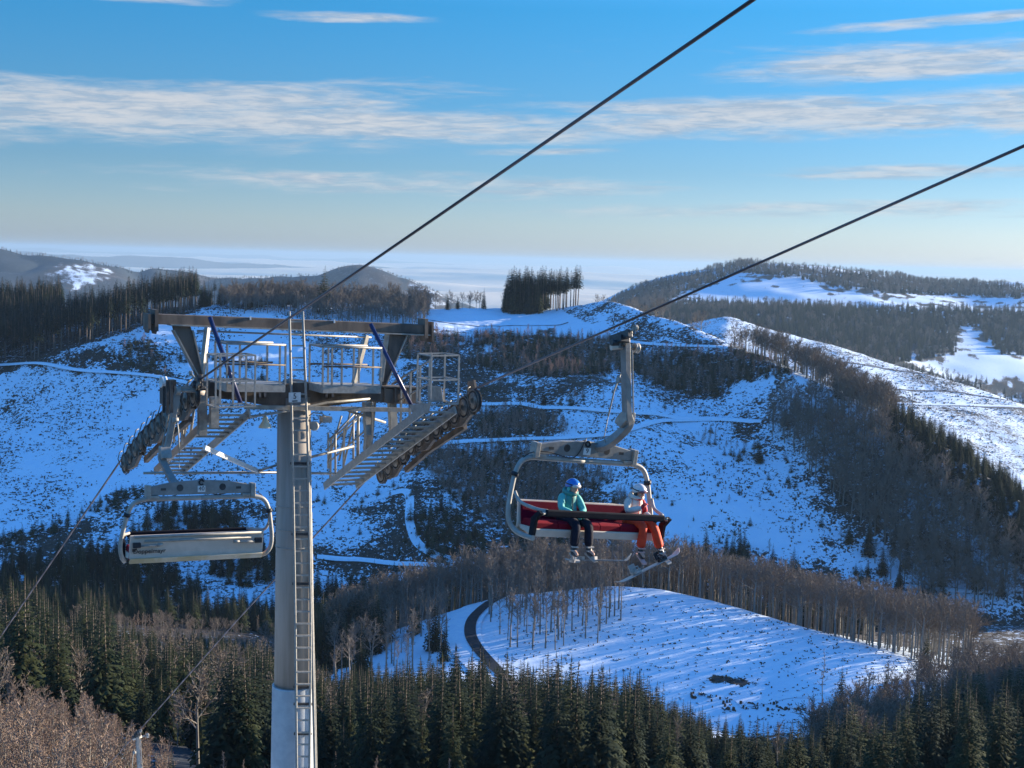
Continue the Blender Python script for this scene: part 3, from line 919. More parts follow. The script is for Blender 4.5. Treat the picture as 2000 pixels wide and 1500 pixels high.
# work platforms with their railings: (left x, right x, floor y, top y, mid y, v front, v back)
for (x0, x1, yf, yt, ym, vf, vb, posts) in ((443, 557, 751, 671, 713, -.95, -.25, (443, 468, 546, 557)), (630, 744, 754, 677, 717, -.95, -.25, (630, 648, 667, 690, 728, 744))):
    mb = MB()
    A, B = T(x0, yf, vf), T(x1, yf + 1, vf)
    dn_ = VD * (vb - vf)
    C_ = (A + B) / 2 + dn_ / 2
    mb.box(C_, (B - A), dn_, ZD * .03)
    mb.bar(A - ZD * .07, B - ZD * .07, .02, .15)
    mb.bar(A + dn_ - ZD * .07, B + dn_ - ZD * .07, .02, .15)
    mb.bar(A - ZD * .07, A + dn_ - ZD * .07, .02, .15)
    pf = mpart(mb, 'work_platform', m_galv2)
    mb = MB()
    hh = (T(x0, yt, vf) - T(x0, yf, vf)).z
    for x in posts:
        p = T(x, yf, vf); mb.bar(p, p + ZD * hh, .034, .034, UD)
    for k, x in enumerate(posts[::2]):
        p = T(x, yf, vf) + dn_; mb.bar(p, p + ZD * hh, .034, .034, UD)
    for q in (0, 1):
        o_ = dn_ * q
        mb.tube([A + o_ + ZD * hh, B + o_ + ZD * hh], .024, 6)
    mb.tube([A + ZD * hh, A + dn_ + ZD * hh], .024, 6)
    mpart(mb, 'railing', m_galv)
    mb = MB()
    for q in (0, 1):
        o_ = dn_ * q
        mb.tube([A + o_ + ZD * hh * .5, B + o_ + ZD * hh * .5], .022, 6)
    mpart(mb, 'middle_rail', m_brown, split=True)
# bracket arms under the platforms
mb = MB()
for x in (508, 518, 638, 650): mb.bar(T(x, 762, -.8), T(x, 775, -.22), .05, .06)
mpart(mb, 'platform_bracket', m_dark, split=True)


def cage(P0, dx, dy, h, nx, name):
    """basket of square tube at the head of a catwalk"""
    mb = MB()
    cs = [P0, P0 + dx, P0 + dx + dy, P0 + dy]
    for i in range(4):
        a, b_ = cs[i], cs[(i + 1) % 4]
        for z_ in (0, h * .5, h):
            mb.bar(a + ZD * z_, b_ + ZD * z_, .028, .028)
        mb.bar(a, a + ZD * h, .03, .03, UD)
    for i in range(1, nx):
        p = P0 + dy + dx * (i / nx)
        mb.bar(p, p + ZD * h, .035, .035, UD)
    return mpart(mb, name, m_galv2)


p0 = T(421, 796, -1.9)
cage(p0, UD * .78, VD * .5, .98, 3, 'basket')
p0 = U(841, 791, 4.35)
cage(p0, UD * .62, VD * .6, .98, 2, 'basket')


def catwalk(Anear, Afar, Bnear, Bfar, n, name='catwalk', gap=None):
    mb = MB()
    for a, b_ in ((Anear, Afar), (Bnear, Bfar)):
        mb.bar(a, b_, .03, .17)
    st = mpart(mb, name, m_galv2)
    for i in range(n):
        t_ = (i + .5) / n
        if gap and gap[0] < t_ < gap[1]: continue
        a = Anear.lerp(Afar, t_); b_ = Bnear.lerp(Bfar, t_)
        mb = MB(); mb.bar(a, b_, .17, .018)
        mb.bar(a - VD * .085, b_ - VD * .085, .012, .04)
        mpart(mb, 'tread', m_galv)


catwalk(U(828, 799, 4.25), U(633, 950, 4.25), U(890, 800, 4.95), U(695, 947, 4.95), 17)
catwalk(U(488, 806, 1.35), U(356, 921, 1.35), U(420, 806, .60), U(302, 921, .60), 15, gap=(.43, .53))
# handrails along the catwalks
def handrail(near, far, h, n):
    mb = MB()
    for k in (.5, 1.0): mb.tube([near + ZD * h * k, far + ZD * h * k], .02, 6)
    for i in range(n + 1):
        p = near.lerp(far, i / n); mb.bar(p - ZD * .05, p + ZD * h, .04, .04, UD)
    mpart(mb, 'handrail', m_galv)


handrail(U(838, 792, 4.95), U(765, 833, 4.95), .95, 4)
handrail(U(726, 872, 4.25) , U(645, 940, 4.25), .95, 3)
handrail(U(392, 806, .60), U(340, 860, .60), .9, 2)
# end plates of the catwalks
mb = MB()
mb.prism([U(800, 790, 4.25), U(840, 788, 4.25), U(838, 806, 4.25), U(808, 812, 4.25)], UD * .02)
mb.prism([U(836, 753, 4.9), U(862, 756, 4.9), U(866, 785, 4.9), U(836, 786, 4.9)], UD * .02)
mpart(mb, 'side_plate', m_galv, split=True)
# tie tubes and braces
mb = MB()
mb.bar(T(478, 795, -.5), T(812, 801, -.5), .07, .09)
mb.tube([T(484, 815, -.7), T(560, 803, -.5), T(640, 786, -.45), T(722, 779, -.4)], .028, 7)
mb.tube([T(682, 803, -.3), T(752, 825, .8)], .03, 7)
mb.tube([T(280, 924, .9), T(542, 923, .5)], .028, 7); mb.tube([T(606, 924, .5), T(655, 925, .9)], .028, 7)
mb.tube([T(606, 893, .2), T(690, 872, 1.0)], .03, 7); mb.tube([T(500, 921, .3), T(542, 908, .1)], .026, 7)
mpart(mb, 'tie_tube', m_galv, split=True)
mb = MB(); mb.bar(T(399, 874, -.6), T(503, 920, .3), .07, .085)
mpart(mb, 'diagonal_tube', m_white, label='pale diagonal tube')
# legs that hold the sheave trains
for (x, y0_, y1_, s_, dxx) in ((395, 770, 850, .45, 0), (418, 775, 835, .5, 0), (726, 780, 880, 4.4, -8), (716, 785, 850, 4.2, 4), (765, 780, 850, 4.9, 4)):
    mb = MB(); mb.bar(U(x, y0_, s_), U(x + dxx, y1_, s_), .14, .16, UD)
    mpart(mb, 'hanger_leg', m_galv)
# lower frame behind
mb = MB()
for x0, y0_, x1, y1_ in ((685, 800, 662, 900), (697, 800, 672, 905), (700, 812, 700, 890), (667, 812, 640, 905), (690, 820, 690, 895), (641, 845, 641, 915), (655, 840, 655, 925)):
    mb.tube([T(x0, y0_, 1.4), T(x1, y1_, 1.6)], .024, 6)
mb.tube([T(640, 862, 1.4), T(700, 800, 1.4)], .02, 6); mb.tube([T(636, 880, 1.5), T(705, 812, 1.5)], .02, 6)
for x0, y0_, x1, y1_ in ((370, 800, 357, 862), (358, 812, 355, 868), (380, 790, 372, 850)):
    mb.tube([T(x0, y0_, .6), T(x1, y1_, .9)], .03, 6)
mpart(mb, 'frame_tube', m_galv, split=True)

# sheave trains -------------------------------------------------------
def train(path, n, s_sign, rw=.235):
    P = smooth_pts(path, 12)
    L = [0]
    for i in range(1, len(P)): L.append(L[-1] + (P[i] - P[i - 1]).length)
    def on(d_):
        for i in range(1, len(P)):
            if L[i] >= d_:
                k = (d_ - L[i - 1]) / max(L[i] - L[i - 1], 1e-6)
                p = P[i - 1].lerp(P[i], k); tn = (P[i] - P[i - 1]).normalized()
                return p, tn
        return P[-1], (P[-1] - P[-2]).normalized()
    cs = []
    for k in range(n):
        d_ = (k + .45) / n * L[-1]
        p, tn = on(d_)
        nrm = Vector((tn.x, tn.y, tn.z)).cross(UD); nrm.normalize()
        if nrm.z > 0: nrm = -nrm
        c = p + nrm * (rw * .9)
        cs.append((c, tn, nrm))
        wv = MB(); wv.m = 0; wv.wheel(c, UD, rw, .075)
        wo_ = mpart(wv, 'sheave', m_rubber)
        hb = MB(); hb.lathe(c, UD, [(-.042, rw * .30), (-.042, rw * .72), (-.046, rw * .72), (-.05, rw * .3), (-.07, rw * .22), (.07, rw * .22), (.05, rw * .3), (.046, rw * .72), (.042, rw * .72), (.042, rw * .3)], 18)
        mpart(hb, 'hub', m_sheave, parent=wo_)
        rim = MB(); ring = []
        for q in range(20):
            t_ = q / 20 * 2 * math.pi
            ring.append(c - UD * .04 + (tn * math.cos(t_) + nrm * math.sin(t_)) * rw * .93)
        rim.tube(ring, .012, 5, closed=True)
        mpart(rim, 'rim', m_sheave, parent=wo_)
    for k in range(0, n - 1, 2):
        a, b_ = cs[k], cs[k + 1]
        for o_ in (.075,):
            rk = MB(); off = UD * o_
            A_, B_ = a[0] + off, b_[0] + off; nn_ = (a[2] + b_[2]) / 2
            rk.prism([A_ - a[1] * .10 - nn_ * .05, A_ - a[1] * .10 + nn_ * .07, (A_ + B_) / 2 + nn_ * .24, B_ + b_[1] * .10 + nn_ * .07, B_ + b_[1] * .10 - nn_ * .05, (A_ + B_) / 2 - nn_ * .02], UD * .015)
            mpart(rk, 'rocker', m_brown)
    for k in range(0, n - 3, 4):
        a, b_ = cs[k], cs[k + 3]
        rk = MB(); nn_ = (a[2] + b_[2]) / 2
        A_ = a[0] + a[1] * .2 + nn_ * .16; B_ = b_[0] - b_[1] * .2 + nn_ * .16
        rk.prism([A_ - nn_ * .03, A_ + nn_ * .07, (A_ + B_) / 2 + nn_ * .17, B_ + nn_ * .07, B_ - nn_ * .03], UD * .07)
        mpart(rk, 'rocker_beam', m_brown)
    # main beam and rope catchers
    mbm = MB(); q = [c[0] + c[2] * .27 + UD * .17 for c in cs]
    mbm.bar(q[2], q[n // 2], .09, .12); mbm.bar(q[n // 2], q[-3], .09, .12)
    mpart(mbm, 'train_beam', m_brown)
    ct = MB()
    for k in range(0, n):
        c, tn, nrm = cs[k]
        ct.tube([c - UD * .12 + nrm * .1, c - UD * .16 - nrm * .12, c - UD * .10 - nrm * .27, c - UD * .04 - nrm * .30], .012, 5)
    mpart(ct, 'rope_catcher', m_sheave, split=True)
    return cs


cl = train(TRAIN_L, 12, 1)
crr = train(TRAIN_R, 12, -1)
mb = MB()   # dark guard plate at the uphill end of the right train and the left gearbox
mb.prism([U(915, 745, GAUGE + .1), U(927, 742, GAUGE + .1), U(930, 760, GAUGE + .1), U(929, 790, GAUGE + .1), U(915, 792, GAUGE + .1)], UD * .05)
mpart(mb, 'guard_plate', m_brown)
mb = MB()
mb.box(U(328, 765, -.45), UD * .26, VD * .2, ZD * .46)
for x in (320, 327, 335): mb.bar(U(x, 742, -.6), U(x, 806, -.6), .05, .05, UD)
mpart(mb, 'switch_box', m_dark)
mb = MB(); mb.wheel(U(319, 746, -.6), UD, .11, .1)
mpart(mb, 'small_roller', m_white)
# loudspeaker, cameras, number plate
mb = MB(); c = T(518, 813, -.5)
mb.lathe(c, -ZD, [(0, .03), (.03, .05), (.10, .06), (.16, .10), (.225, .135), (.235, .135)], 20)
mb.tube([c, c + ZD * .08], .015, 6)
mpart(mb, 'horn_speaker', material('cream_plastic', (0.62, 0.55, 0.38), .5))
mb = MB()
mb.lathe(T(613, 832, -.6), (-.2, -1, .1), [(-.12, .06), (-.05, .10), (0, .10), (.02, .085)], 18)
mb.box(T(636, 819, -.5), UD * .2, VD * .2, ZD * .12)
mb.tube([T(604, 812, -.4), T(612, 806, -.5), T(630, 808, -.5), T(636, 815, -.5)], .014, 6)
mb.tube([T(606, 824, -.5), T(622, 830, -.5), T(630, 822, -.5)], .018, 6)
mpart(mb, 'floodlight', m_galv2)
mb = MB(); pc = T(575.5, 776, -.66)
mb.box(pc, UD * .26, VD * .012, ZD * .20)
pl = mpart(mb, 'number_plate', m_white)
text_mesh('5', .16, frame_m(pc - ML - VD * .012 + ZD * .02, UD, ZD, -VD), m_black, pl, 'numeral')
mb = MB(); mb.box(pc - VD * .009 - ZD * .075, UD * .12, VD * .008, ZD * .022)
mpart(mb, 'underline', m_black, parent=pl)

# ------------------------------------------------------------------ chairs
m_red = material('red_shaded_back', (0.105, 0.002, 0.018), 0.95, scale=5, col2=(0.085, 0.002, 0.013), bump=0.05, spec=.1)  # backrest red, darkened so the colour carries its shade
m_redf = material('red_front', (0.23, 0.008, 0.02), 0.9, scale=5, col2=(0.18, 0.006, 0.016), spec=.15)
m_shell = material('pale_shell', (0.64, 0.54, 0.45), 0.85, spec=.15, scale=3, col2=(0.54, 0.46, 0.38))
m_shell2 = material('stained_shell', (0.60, 0.52, 0.40), 0.5, scale=2.2, col2=(0.42, 0.35, 0.20))
m_pad = material('black_pad', (0.016, 0.016, 0.020), 0.9, scale=6, spec=.1, col2=(0.022, 0.022, 0.026))
m_tube = material('frame_zinc', (0.38, 0.36, 0.32), 0.6, metal=0.15, scale=7, col2=(0.30, 0.285, 0.255))
m_arm = material('arm_zinc', (0.27, 0.265, 0.25), 0.5, metal=0.25, scale=6, col2=(0.21, 0.205, 0.195), bump=.05)


def chair(rope_pt, fwd, pitch, roll, label, number, ring, yaw=0.0, slope=0.0, ax_=(0, -.05, -.1, -.12), shift=0.0, scl=1.0, name='lift_chair'):
    """origin = grip on the rope; local X across, Y the way riders face, Z up"""
    root = empty(name, rope_pt)
    y = Vector(fwd).normalized(); x = y.cross(ZD).normalized()
    M = frame_m(rope_pt, x, y, ZD)
    root.matrix_world = M @ Matrix.Rotation(yaw, 4, 'Z') @ Matrix.Rotation(roll, 4, 'Y') @ Matrix.Rotation(pitch, 4, 'X') @ Matrix.Scale(scl, 4)
    tag(root, label, 'chairlift chair', 'six-seat chairs hanging on the lift')
    sq = [1.0, 0.0]
    def P(mb, nm, mat, bv=0.0, par=None):
        mb.v = [(p[0] * sq[0] + sq[1], p[1], p[2] * 1.035) for p in mb.v]
        return mb.build(nm, mat, par or root, bevel=bv)
    a0, a1, a2, a3 = ax_
    V_ = Vector
    # grip: clamp body, two rollers, side wheel
    mb = MB(); sl = slope
    tdir = V_((0, math.cos(sl), math.sin(sl)))
    mb.bar(V_((0, 0, 0)) - tdir * .28, V_((0, 0, 0)) + tdir * .26, .10, .13)
    mb.bar(V_((0, 0, -.06)) - tdir * .12, V_((0, 0, -.06)) + tdir * .14, .20, .12)
    mb.cyl((-.12, 0, -.12), (.18, 0, -.12), .055)
    grip = P(mb, 'grip', m_dark, .01)
    for d_, zz, rr in ((-.24, -.07, .06), (-.10, -.10, .065), (.05, -.09, .07), (.20, .03, .06)):
        wmb = MB(); wmb.wheel(V_((-.02, 0, 0)) + tdir * d_ + ZD * zz - V_((0, 0, .02)), (1, 0, 0), rr, .06)
        P(wmb, 'grip_roller', m_sheave, 0, grip)
    wmb = MB(); wmb.tube([(.02, .10, .04), (-.02, .25, .13), (-.04, .30, .16)], .022, 7); wmb.wheel((-.05, .30, .17), (1, 0, 0), .055, .05)
    P(wmb, 'guide_roller', m_galv2, 0, grip)
    wmb = MB(); wmb.cyl((-.10, -.05, -.16), (-.36, -.05, -.16), .028, None, 10); wmb.wheel((-.38, -.05, -.16), (1, 0, 0), .085, .09)
    P(wmb, 'end_wheel', m_galv2, 0, grip)
    wmb = MB(); wmb.cyl((-.16, .02, -.13), (.16, -.02, -.20), .05, None, 14)
    P(wmb, 'spring_housing', m_shell, 0, grip)
    # arm: flat box section, straight then curving back to the beam
    mb = MB()
    path = smooth_pts([V_((a0, .02, -.12)), V_(((a0 + a1) / 2, .05, -.7)), V_((a1, .08, -1.24)), V_((a2, .06, -1.42)), V_(((a2 + a3) / 2, -.10, -1.64)), V_((a3, -.36, -1.84)), V_((a3 + .05, -.56, -1.92))], 6)
    mb.bar((.05, 0, -.13), (a0 - .07, 0, -.13), .12, .12)
    for i in range(len(path) - 1):
        w_ = .11 if path[i].z > -1.25 else .125
        d_ = (path[i + 1] - path[i]).normalized() * .012
        mb.bar(path[i] - d_, path[i + 1] + d_, w_, .15, (0, 1, 0))
    arm = P(mb, 'hanger_arm', m_arm, .008)
    mb = MB(); mb.bar((a0 - .085, .12, -.2), (a1 - .085, .15, -1.25), .012, .03)
    mb.prism([((a1 + a2) / 2, y_, z_) for y_, z_ in ((.14, -1.22), (.15, -1.36), (.02, -1.50), (-.16, -1.44), (-.14, -1.36), (-.02, -1.24))], (.20, 0, 0))
    P(mb, 'arm_joint', m_galv, .006, arm)
    mb = MB(); q0 = a1 + .12; mb.tube([(q0, -.10, -.6), (q0 + .04, -.16, -.9), (q0 + .06, -.20, -1.35)], .014, 6); mb.tube([(q0 + .06, -.2, -1.35), (q0 + .04, -.26, -1.7), (a3, -.36, -1.86)], .008, 5)
    mb.cyl((q0 - .06, -.10, -.72), (q0 + .05, -.10, -.72), .05, None, 10)
    P(mb, 'damper', m_galv2, 0, arm)
    # beam
    YB = -.56
    sq[1] = shift
    mb = MB()
    pts = [(-1.06, -1.95), (-.55, -1.86), (0, -1.83), (.55, -1.86), (1.06, -1.95), (1.06, -2.10), (.9, -2.10), (-.9, -2.10), (-1.06, -2.10)]
    mb.prism([V_((x_, YB, z_)) for x_, z_ in pts], (0, .10, 0))
    beam = P(mb, 'crossbeam', m_arm, .008)
    for sx in (-1, 1):
        mb = MB(); mb.box((sx * 1.03, YB, -2.04), (.09, 0, 0), (0, .20, 0), (0, 0, .26))
        mb.box((sx * .93, YB, -2.13), (.22, 0, 0), (0, .14, 0), (0, 0, .05))
        P(mb, 'beam_clamp', m_galv, .008, beam)
    mb = MB()
    for sx in (-1, 1):
        for sy in (-.053, .053):
            mb.lathe((sx * .42, YB + sy, -1.97), (0, 1, 0), [(-.002, .065), (.002, .065)], 18)
            mb.box((sx * .74, YB + sy, -1.99), (.10, 0, 0), (0, .004, 0), (0, 0, .045))
    P(mb, 'lightening_hole', m_dark, 0, beam)
    # number plate and ring on both faces
    for sy in (-1, 1):
        mb = MB(); mb.box((0, YB + sy * .056, -2.0), (.15, 0, 0), (0, .008, 0), (0, 0, .12))
        pt_ = P(mb, 'number_plate', m_white, 0, beam)
        xx = V_((-sy, 0, 0))
        text_mesh(number, .12, frame_m(V_((shift, YB + sy * .063, -1.995 * 1.035)), xx, ZD, V_((0, sy, 0))), m_black, pt_, 'numeral', .001)
        mb = MB(); n_ = 16; ar = []
        for q in range(n_ if ring == 'O' else 14):
            t_ = (q / n_) * 2 * math.pi + .35
            ar.append(V_((math.cos(t_) * .045 * -sy, YB + sy * .058, -1.875 + math.sin(t_) * .045)))
        mb.tube(ar, .017, 6, closed=(ring == 'O'))
        P(mb, 'ring_mark', m_black, 0, beam)
    sq[0] = .925
    # frame tube: over the top, down the sides, curling forward under the seat
    half = [(0, YB, -2.17), (.9, YB, -2.17), (1.15, YB, -2.17), (1.38, YB + .02, -2.24), (1.50, YB + .05, -2.42), (1.57, YB + .10, -2.70), (1.62, YB + .16, -3.0), (1.60, YB + .20, -3.20), (1.52, YB + .30, -3.33), (1.47, YB + .52, -3.37), (1.45, YB + .80, -3.36)]
    for sx in (-1, 1):
        mb = MB(); mb.tube(smooth_pts([V_((x_ * sx, y_, z_)) for x_, y_, z_ in half], 6), .045, 12)
        fr = P(mb, 'frame_tube', m_tube)
        mb = MB(); mb.lathe((sx * 1.515, YB + .06, -2.46), (sx * .25, .1, -1), [(-.035, .06), (-.035, .07), (.035, .07), (.035, .06)], 14)
        P(mb, 'clamp_ring', m_black, 0, fr)
    # seat
    mb = MB()
    YS = -.30
    bk = [(YS - .09, -2.875), (YS - .05, -2.865), (YS + .06, -3.17), (YS + .0, -3.20)]
    mb.prism([V_((0, y_, z_)) for y_, z_ in bk], (2.78, 0, 0))
    back = P(mb, 'backrest', m_red, .012)
    mb = MB()   # outer shell of the back
    mb.prism([V_((0, y_, z_)) for y_, z_ in [(YS - .145, -2.86), (YS - .105, -2.85), (YS - .0, -3.22), (YS - .02, -3.30), (YS - .06, -3.30), (YS - .07, -3.20)]], (2.86, 0, 0))
    shell = P(mb, 'back_shell', m_shell, .008)
    mb = MB()
    mb.prism([V_((0, y_, z_)) for y_, z_ in [(YS - .09, -3.305), (YS - .04, -3.305), (YS + .02, -3.38), (YS - .02, -3.40)]], (2.84, 0, 0))
    mb.tube([(-1.42, YS - .085, -3.30), (1.42, YS - .085, -3.30)], .012, 6)
    P(mb, 'lower_shell', m_shell2, .004)
    mb = MB()
    mb.tube([(-1.36, YS - .16, -2.88), (1.36, YS - .16, -2.88)], .026, 8)
    mb.tube([(-1.14, YS - .15, -2.97), (1.14, YS - .15, -2.97)], .022, 8)
    P(mb, 'back_rail', m_tube, 0, shell)
    for sx in (-1, 1):
        mb = MB(); mb.box((sx * 1.30, YS - .17, -3.035), (.16, 0, 0), (0, .07, 0), (0, 0, .10))
        P(mb, 'hinge_block', m_black, .01, shell)
        mb = MB(); mb.cyl((sx * 1.22, YS - .17, -3.05), (sx * .88, YS - .16, -3.05), .022, None, 10); mb.cyl((sx * .88, YS - .16, -3.05), (sx * .76, YS - .15, -3.04), .03, None, 10)
        P(mb, 'gas_spring', m_galv2, 0, shell)
        mb = MB(); mb.box((sx * .52, YS - .135, -2.985), (.10, 0, 0), (0, .02, 0), (0, 0, .02))
        P(mb, 'slot', m_black, 0, shell)
    Mx = frame_m(V_((-1.02 * .925 + shift, YS - .100, -3.165 * 1.035)), V_((1, 0, 0)), V_((0, -.27, .963)).normalized(), V_((0, -.963, -.27)).normalized())
    text_mesh('Doppelmayr', .125, Mx, m_black, shell, 'lettering', .004)
    mb = MB(); mb.box((-1.345, YS - .112, -3.135), (.07, 0, 0), (0, .008, .0), (0, -.015, .055)); mb.box((-1.30, YS - .112, -3.115), (.03, 0, 0), (0, .008, .0), (0, -.015, .03))
    P(mb, 'emblem', m_black, 0, shell)
    # cushions: three along the bench, with seams
    mb = MB()
    for k in range(6):
        x0 = -1.38 + k * .46
        mb.prism([V_((x0 + .23, y_, z_)) for y_, z_ in [(YS - .02, -3.20), (YS + .02, -3.13), (YS + .44, -3.09), (YS + .50, -3.12), (YS + .51, -3.21), (YS, -3.24)]], (.455, 0, 0))
    P(mb, 'seat_cushion', m_redf, .012)
    mb = MB()
    mb.prism([V_((0, y_, z_)) for y_, z_ in [(YS - .02, -3.24), (YS + .52, -3.21), (YS + .535, -3.225), (YS + .50, -3.345), (YS + .02, -3.31)]], (2.80, 0, 0))
    P(mb, 'seat_pan', m_shell, .01)
    # restraint bar with its arms, side brackets
    mb = MB()
    mb.box((0, .34, -2.93), (2.66, 0, 0), (0, .07, 0), (0, 0, .115))
    bar_ = P(mb, 'restraint_bar', m_pad, .025)
    for sx in (-1, 1):
        mb = MB(); mb.tube(smooth_pts([V_((sx * 1.56, YB + .2, -2.72)), V_((sx * 1.52, -.2, -2.86)), V_((sx * 1.42, .16, -2.90)), V_((sx * 1.28, .33, -2.90))], 5), .03, 8)
        P(mb, 'bar_arm', m_tube, 0, bar_)
        mb = MB(); mb.prism([(sx * 1.44, .30, -2.90), (sx * 1.44, .40, -2.93), (sx * 1.44, .26, -3.08), (sx * 1.44, .24, -3.32), (sx * 1.44, .12, -3.34), (sx * 1.44, .12, -3.05)], (.07, 0, 0))
        P(mb, 'side_bracket', m_pad, .008)
        mb = MB(); mb.cyl((sx * 1.34, .34, -2.93), (sx * 1.44, .34, -2.95), .03, None, 10)
        P(mb, 'pivot', m_galv2, 0, bar_)
    mb = MB(); mb.prism([(-1.405, YS - .08, -3.04), (-1.405, YS + .02, -3.12), (-1.405, YS + .06, -3.34), (-1.405, YS - .05, -3.34)], (.03, 0, 0))
    P(mb, 'side_trim', m_redf, 0)
    # red cord on the far side tube, cable along the beam
    mb = MB(); mb.tube(smooth_pts([V_((.06, YB + .06, -1.78)), V_((.3, YB + .08, -2.12)), V_((.9, YB + .07, -2.05)), V_((1.3, YB + .03, -2.13)), V_((1.46, YB + .02, -2.4)), V_((1.5, YB + .06, -2.75))], 5), .009, 5)
    P(mb, 'cable', m_black)
    return root


def slope_of(a, b_):
    d_ = b_ - a
    return math.atan2(d_.z, math.hypot(d_.x, d_.y))


ropeR = U(1213, 657, GAUGE)
CH_R = chair(ropeR, -VD, R(-2), R(-6.5), ax_=(-.10, -.30, -.38, -.28), shift=.0, label='six-seat chair with red cushions carrying two riders', number='9', ring='O', slope=slope_of(TRAIN_R[0], pa2))
ropeL = U(384, 747, 0)
CH_L = chair(ropeL, VD, R(-4), R(1.5), yaw=R(-4), ax_=(-.36, -.55, -.66, -.54), shift=-.03, scl=.955, label='empty six-seat chair seen from behind, its pale back panel towards us', number='40', ring='C', slope=-slope_of(TRAIN_L[0], pa) * 1.1)
ropeD = U(268, 1432, GAUGE)
CH_D = chair(ropeD, -VD, R(0), R(0), 'distant chair whose grip and arm rise at the bottom left edge', '8', 'O', slope=.5)


# ------------------------------------------------------------------ riders
SKINS = []


def skel(name, verts, edges, radii, mats, parent, root_i=0, sub=2):
    me = bpy.data.meshes.new(name)
    me.from_pydata([tuple(v) for v in verts], edges, [])
    for q in mats: me.materials.append(q)
    o = link_mesh(name, me, parent)
    sk = o.modifiers.new('skin', 'SKIN'); sk.use_smooth_shade = True
    for i, r in enumerate(radii):
        o.data.skin_vertices[0].data[i].radius = (r, r) if not isinstance(r, tuple) else r
        o.data.skin_vertices[0].data[i].use_root = (i == root_i)
    ss = o.modifiers.new('sub', 'SUBSURF'); ss.levels = sub; ss.render_levels = sub
    SKINS.append(o)
    return o


def chain(V, E, Rr, pts, rad, start=None):
    idx = []
    prev = start
    for p, r in zip(pts, rad):
        V.append(Vector(p)); Rr.append(r); i = len(V) - 1; idx.append(i)
        if prev is not None: E.append((prev, i))
        prev = i
    return idx


m_skin = material('skin', (0.55, 0.32, 0.23), 0.5, spec=.3)
m_navyp = material('navy_trousers', (0.006, 0.006, 0.016), 0.95, scale=7, col2=(0.011, 0.011, 0.024), bump=.3)
m_orange = material('orange_trousers', (0.80, 0.060, 0.010), 0.75, scale=7, col2=(0.66, 0.040, 0.008), bump=.35)
m_teal = material('teal_jacket', (0.055, 0.27, 0.25), 0.7, scale=7, col2=(0.04, 0.20, 0.19), bump=.35)
m_mint = material('mint_sleeves', (0.12, 0.50, 0.44), 0.7, scale=7, col2=(0.09, 0.40, 0.36), bump=.35)
m_cream = material('cream_jacket', (0.62, 0.58, 0.52), 0.75, scale=7, col2=(0.52, 0.49, 0.45), bump=.35)
m_redj = material('red_panels', (0.50, 0.020, 0.025), 0.7, scale=7, col2=(0.42, 0.015, 0.02), bump=.3)
m_blueh = material('blue_helmet', (0.02, 0.15, 0.50), 0.25, coat=.5, scale=2, col2=(0.03, 0.19, 0.58))
m_whiteh = material('white_helmet', (0.62, 0.60, 0.60), 0.3, coat=.5)
m_boot = material('boot_black', (0.02, 0.02, 0.024), 0.4, scale=6, col2=(0.05, 0.05, 0.055))
m_bootw = material('boot_grey', (0.40, 0.38, 0.35), 0.5)
m_pink = material('pink_boot', (0.60, 0.36, 0.33), 0.5)
m_lensw = material('pale_lens', (0.60, 0.55, 0.50), 0.12, coat=1.0)
m_lensp = material('rose_lens', (0.22, 0.09, 0.10), 0.08, coat=1.0)
m_glove = material('dark_glove', (0.03, 0.03, 0.035), 0.7)
m_ski = material('ski_top', (0.42, 0.40, 0.37), 0.4, scale=5, col2=(0.20, 0.19, 0.19))
m_board = material('board_base', (0.45, 0.43, 0.42), 0.4, scale=3, col2=(0.42, 0.30, 0.27))


def local_to_pix(root, p):
    q = root.matrix_world @ Vector(p)
    a, b_ = proj(q.x, q.y, q.z)
    return float(a), float(b_)


def x_for(root, px, y, z):
    a = local_to_pix(root, (0, y, z))[0]; b_ = local_to_pix(root, (1, y, z))[0]
    return (px - a) / (b_ - a)


def hand(mb, wrist, dr, palm_n, s=.9):
    """palm, four bent fingers of unequal length and a thumb from the side of the palm"""
    d = Vector(dr).normalized(); n = Vector(palm_n); n = (n - d * n.dot(d)).normalized(); sd_ = d.cross(n)
    w_ = Vector(wrist)
    mb.tube([w_ - d * .02 * s, w_ + d * .03 * s, w_ + d * .085 * s], [.030 * s, .040 * s, .036 * s], 10)
    for k, (o_, L) in enumerate(((-.030, .060), (-.011, .072), (.009, .068), (.028, .052))):
        b0 = w_ + d * .08 * s + sd_ * o_ * s
        b1 = b0 + (d * .8 - n * .5) * L * .5 * s; b2 = b1 + (d * .35 - n * .9) * L * .5 * s
        mb.tube([b0 - d * .02, b0, b1, b2], [.011 * s, .0115 * s, .010 * s, .007 * s], 7)
    t0 = w_ + d * .025 * s - sd_ * .035 * s
    mb.tube([t0, t0 + (d * .5 - sd_ * .8 - n * .2) * .03 * s, t0 + (d * 1.0 - sd_ * .8 - n * .6) * .05 * s], [.013 * s, .012 * s, .008 * s], 7)


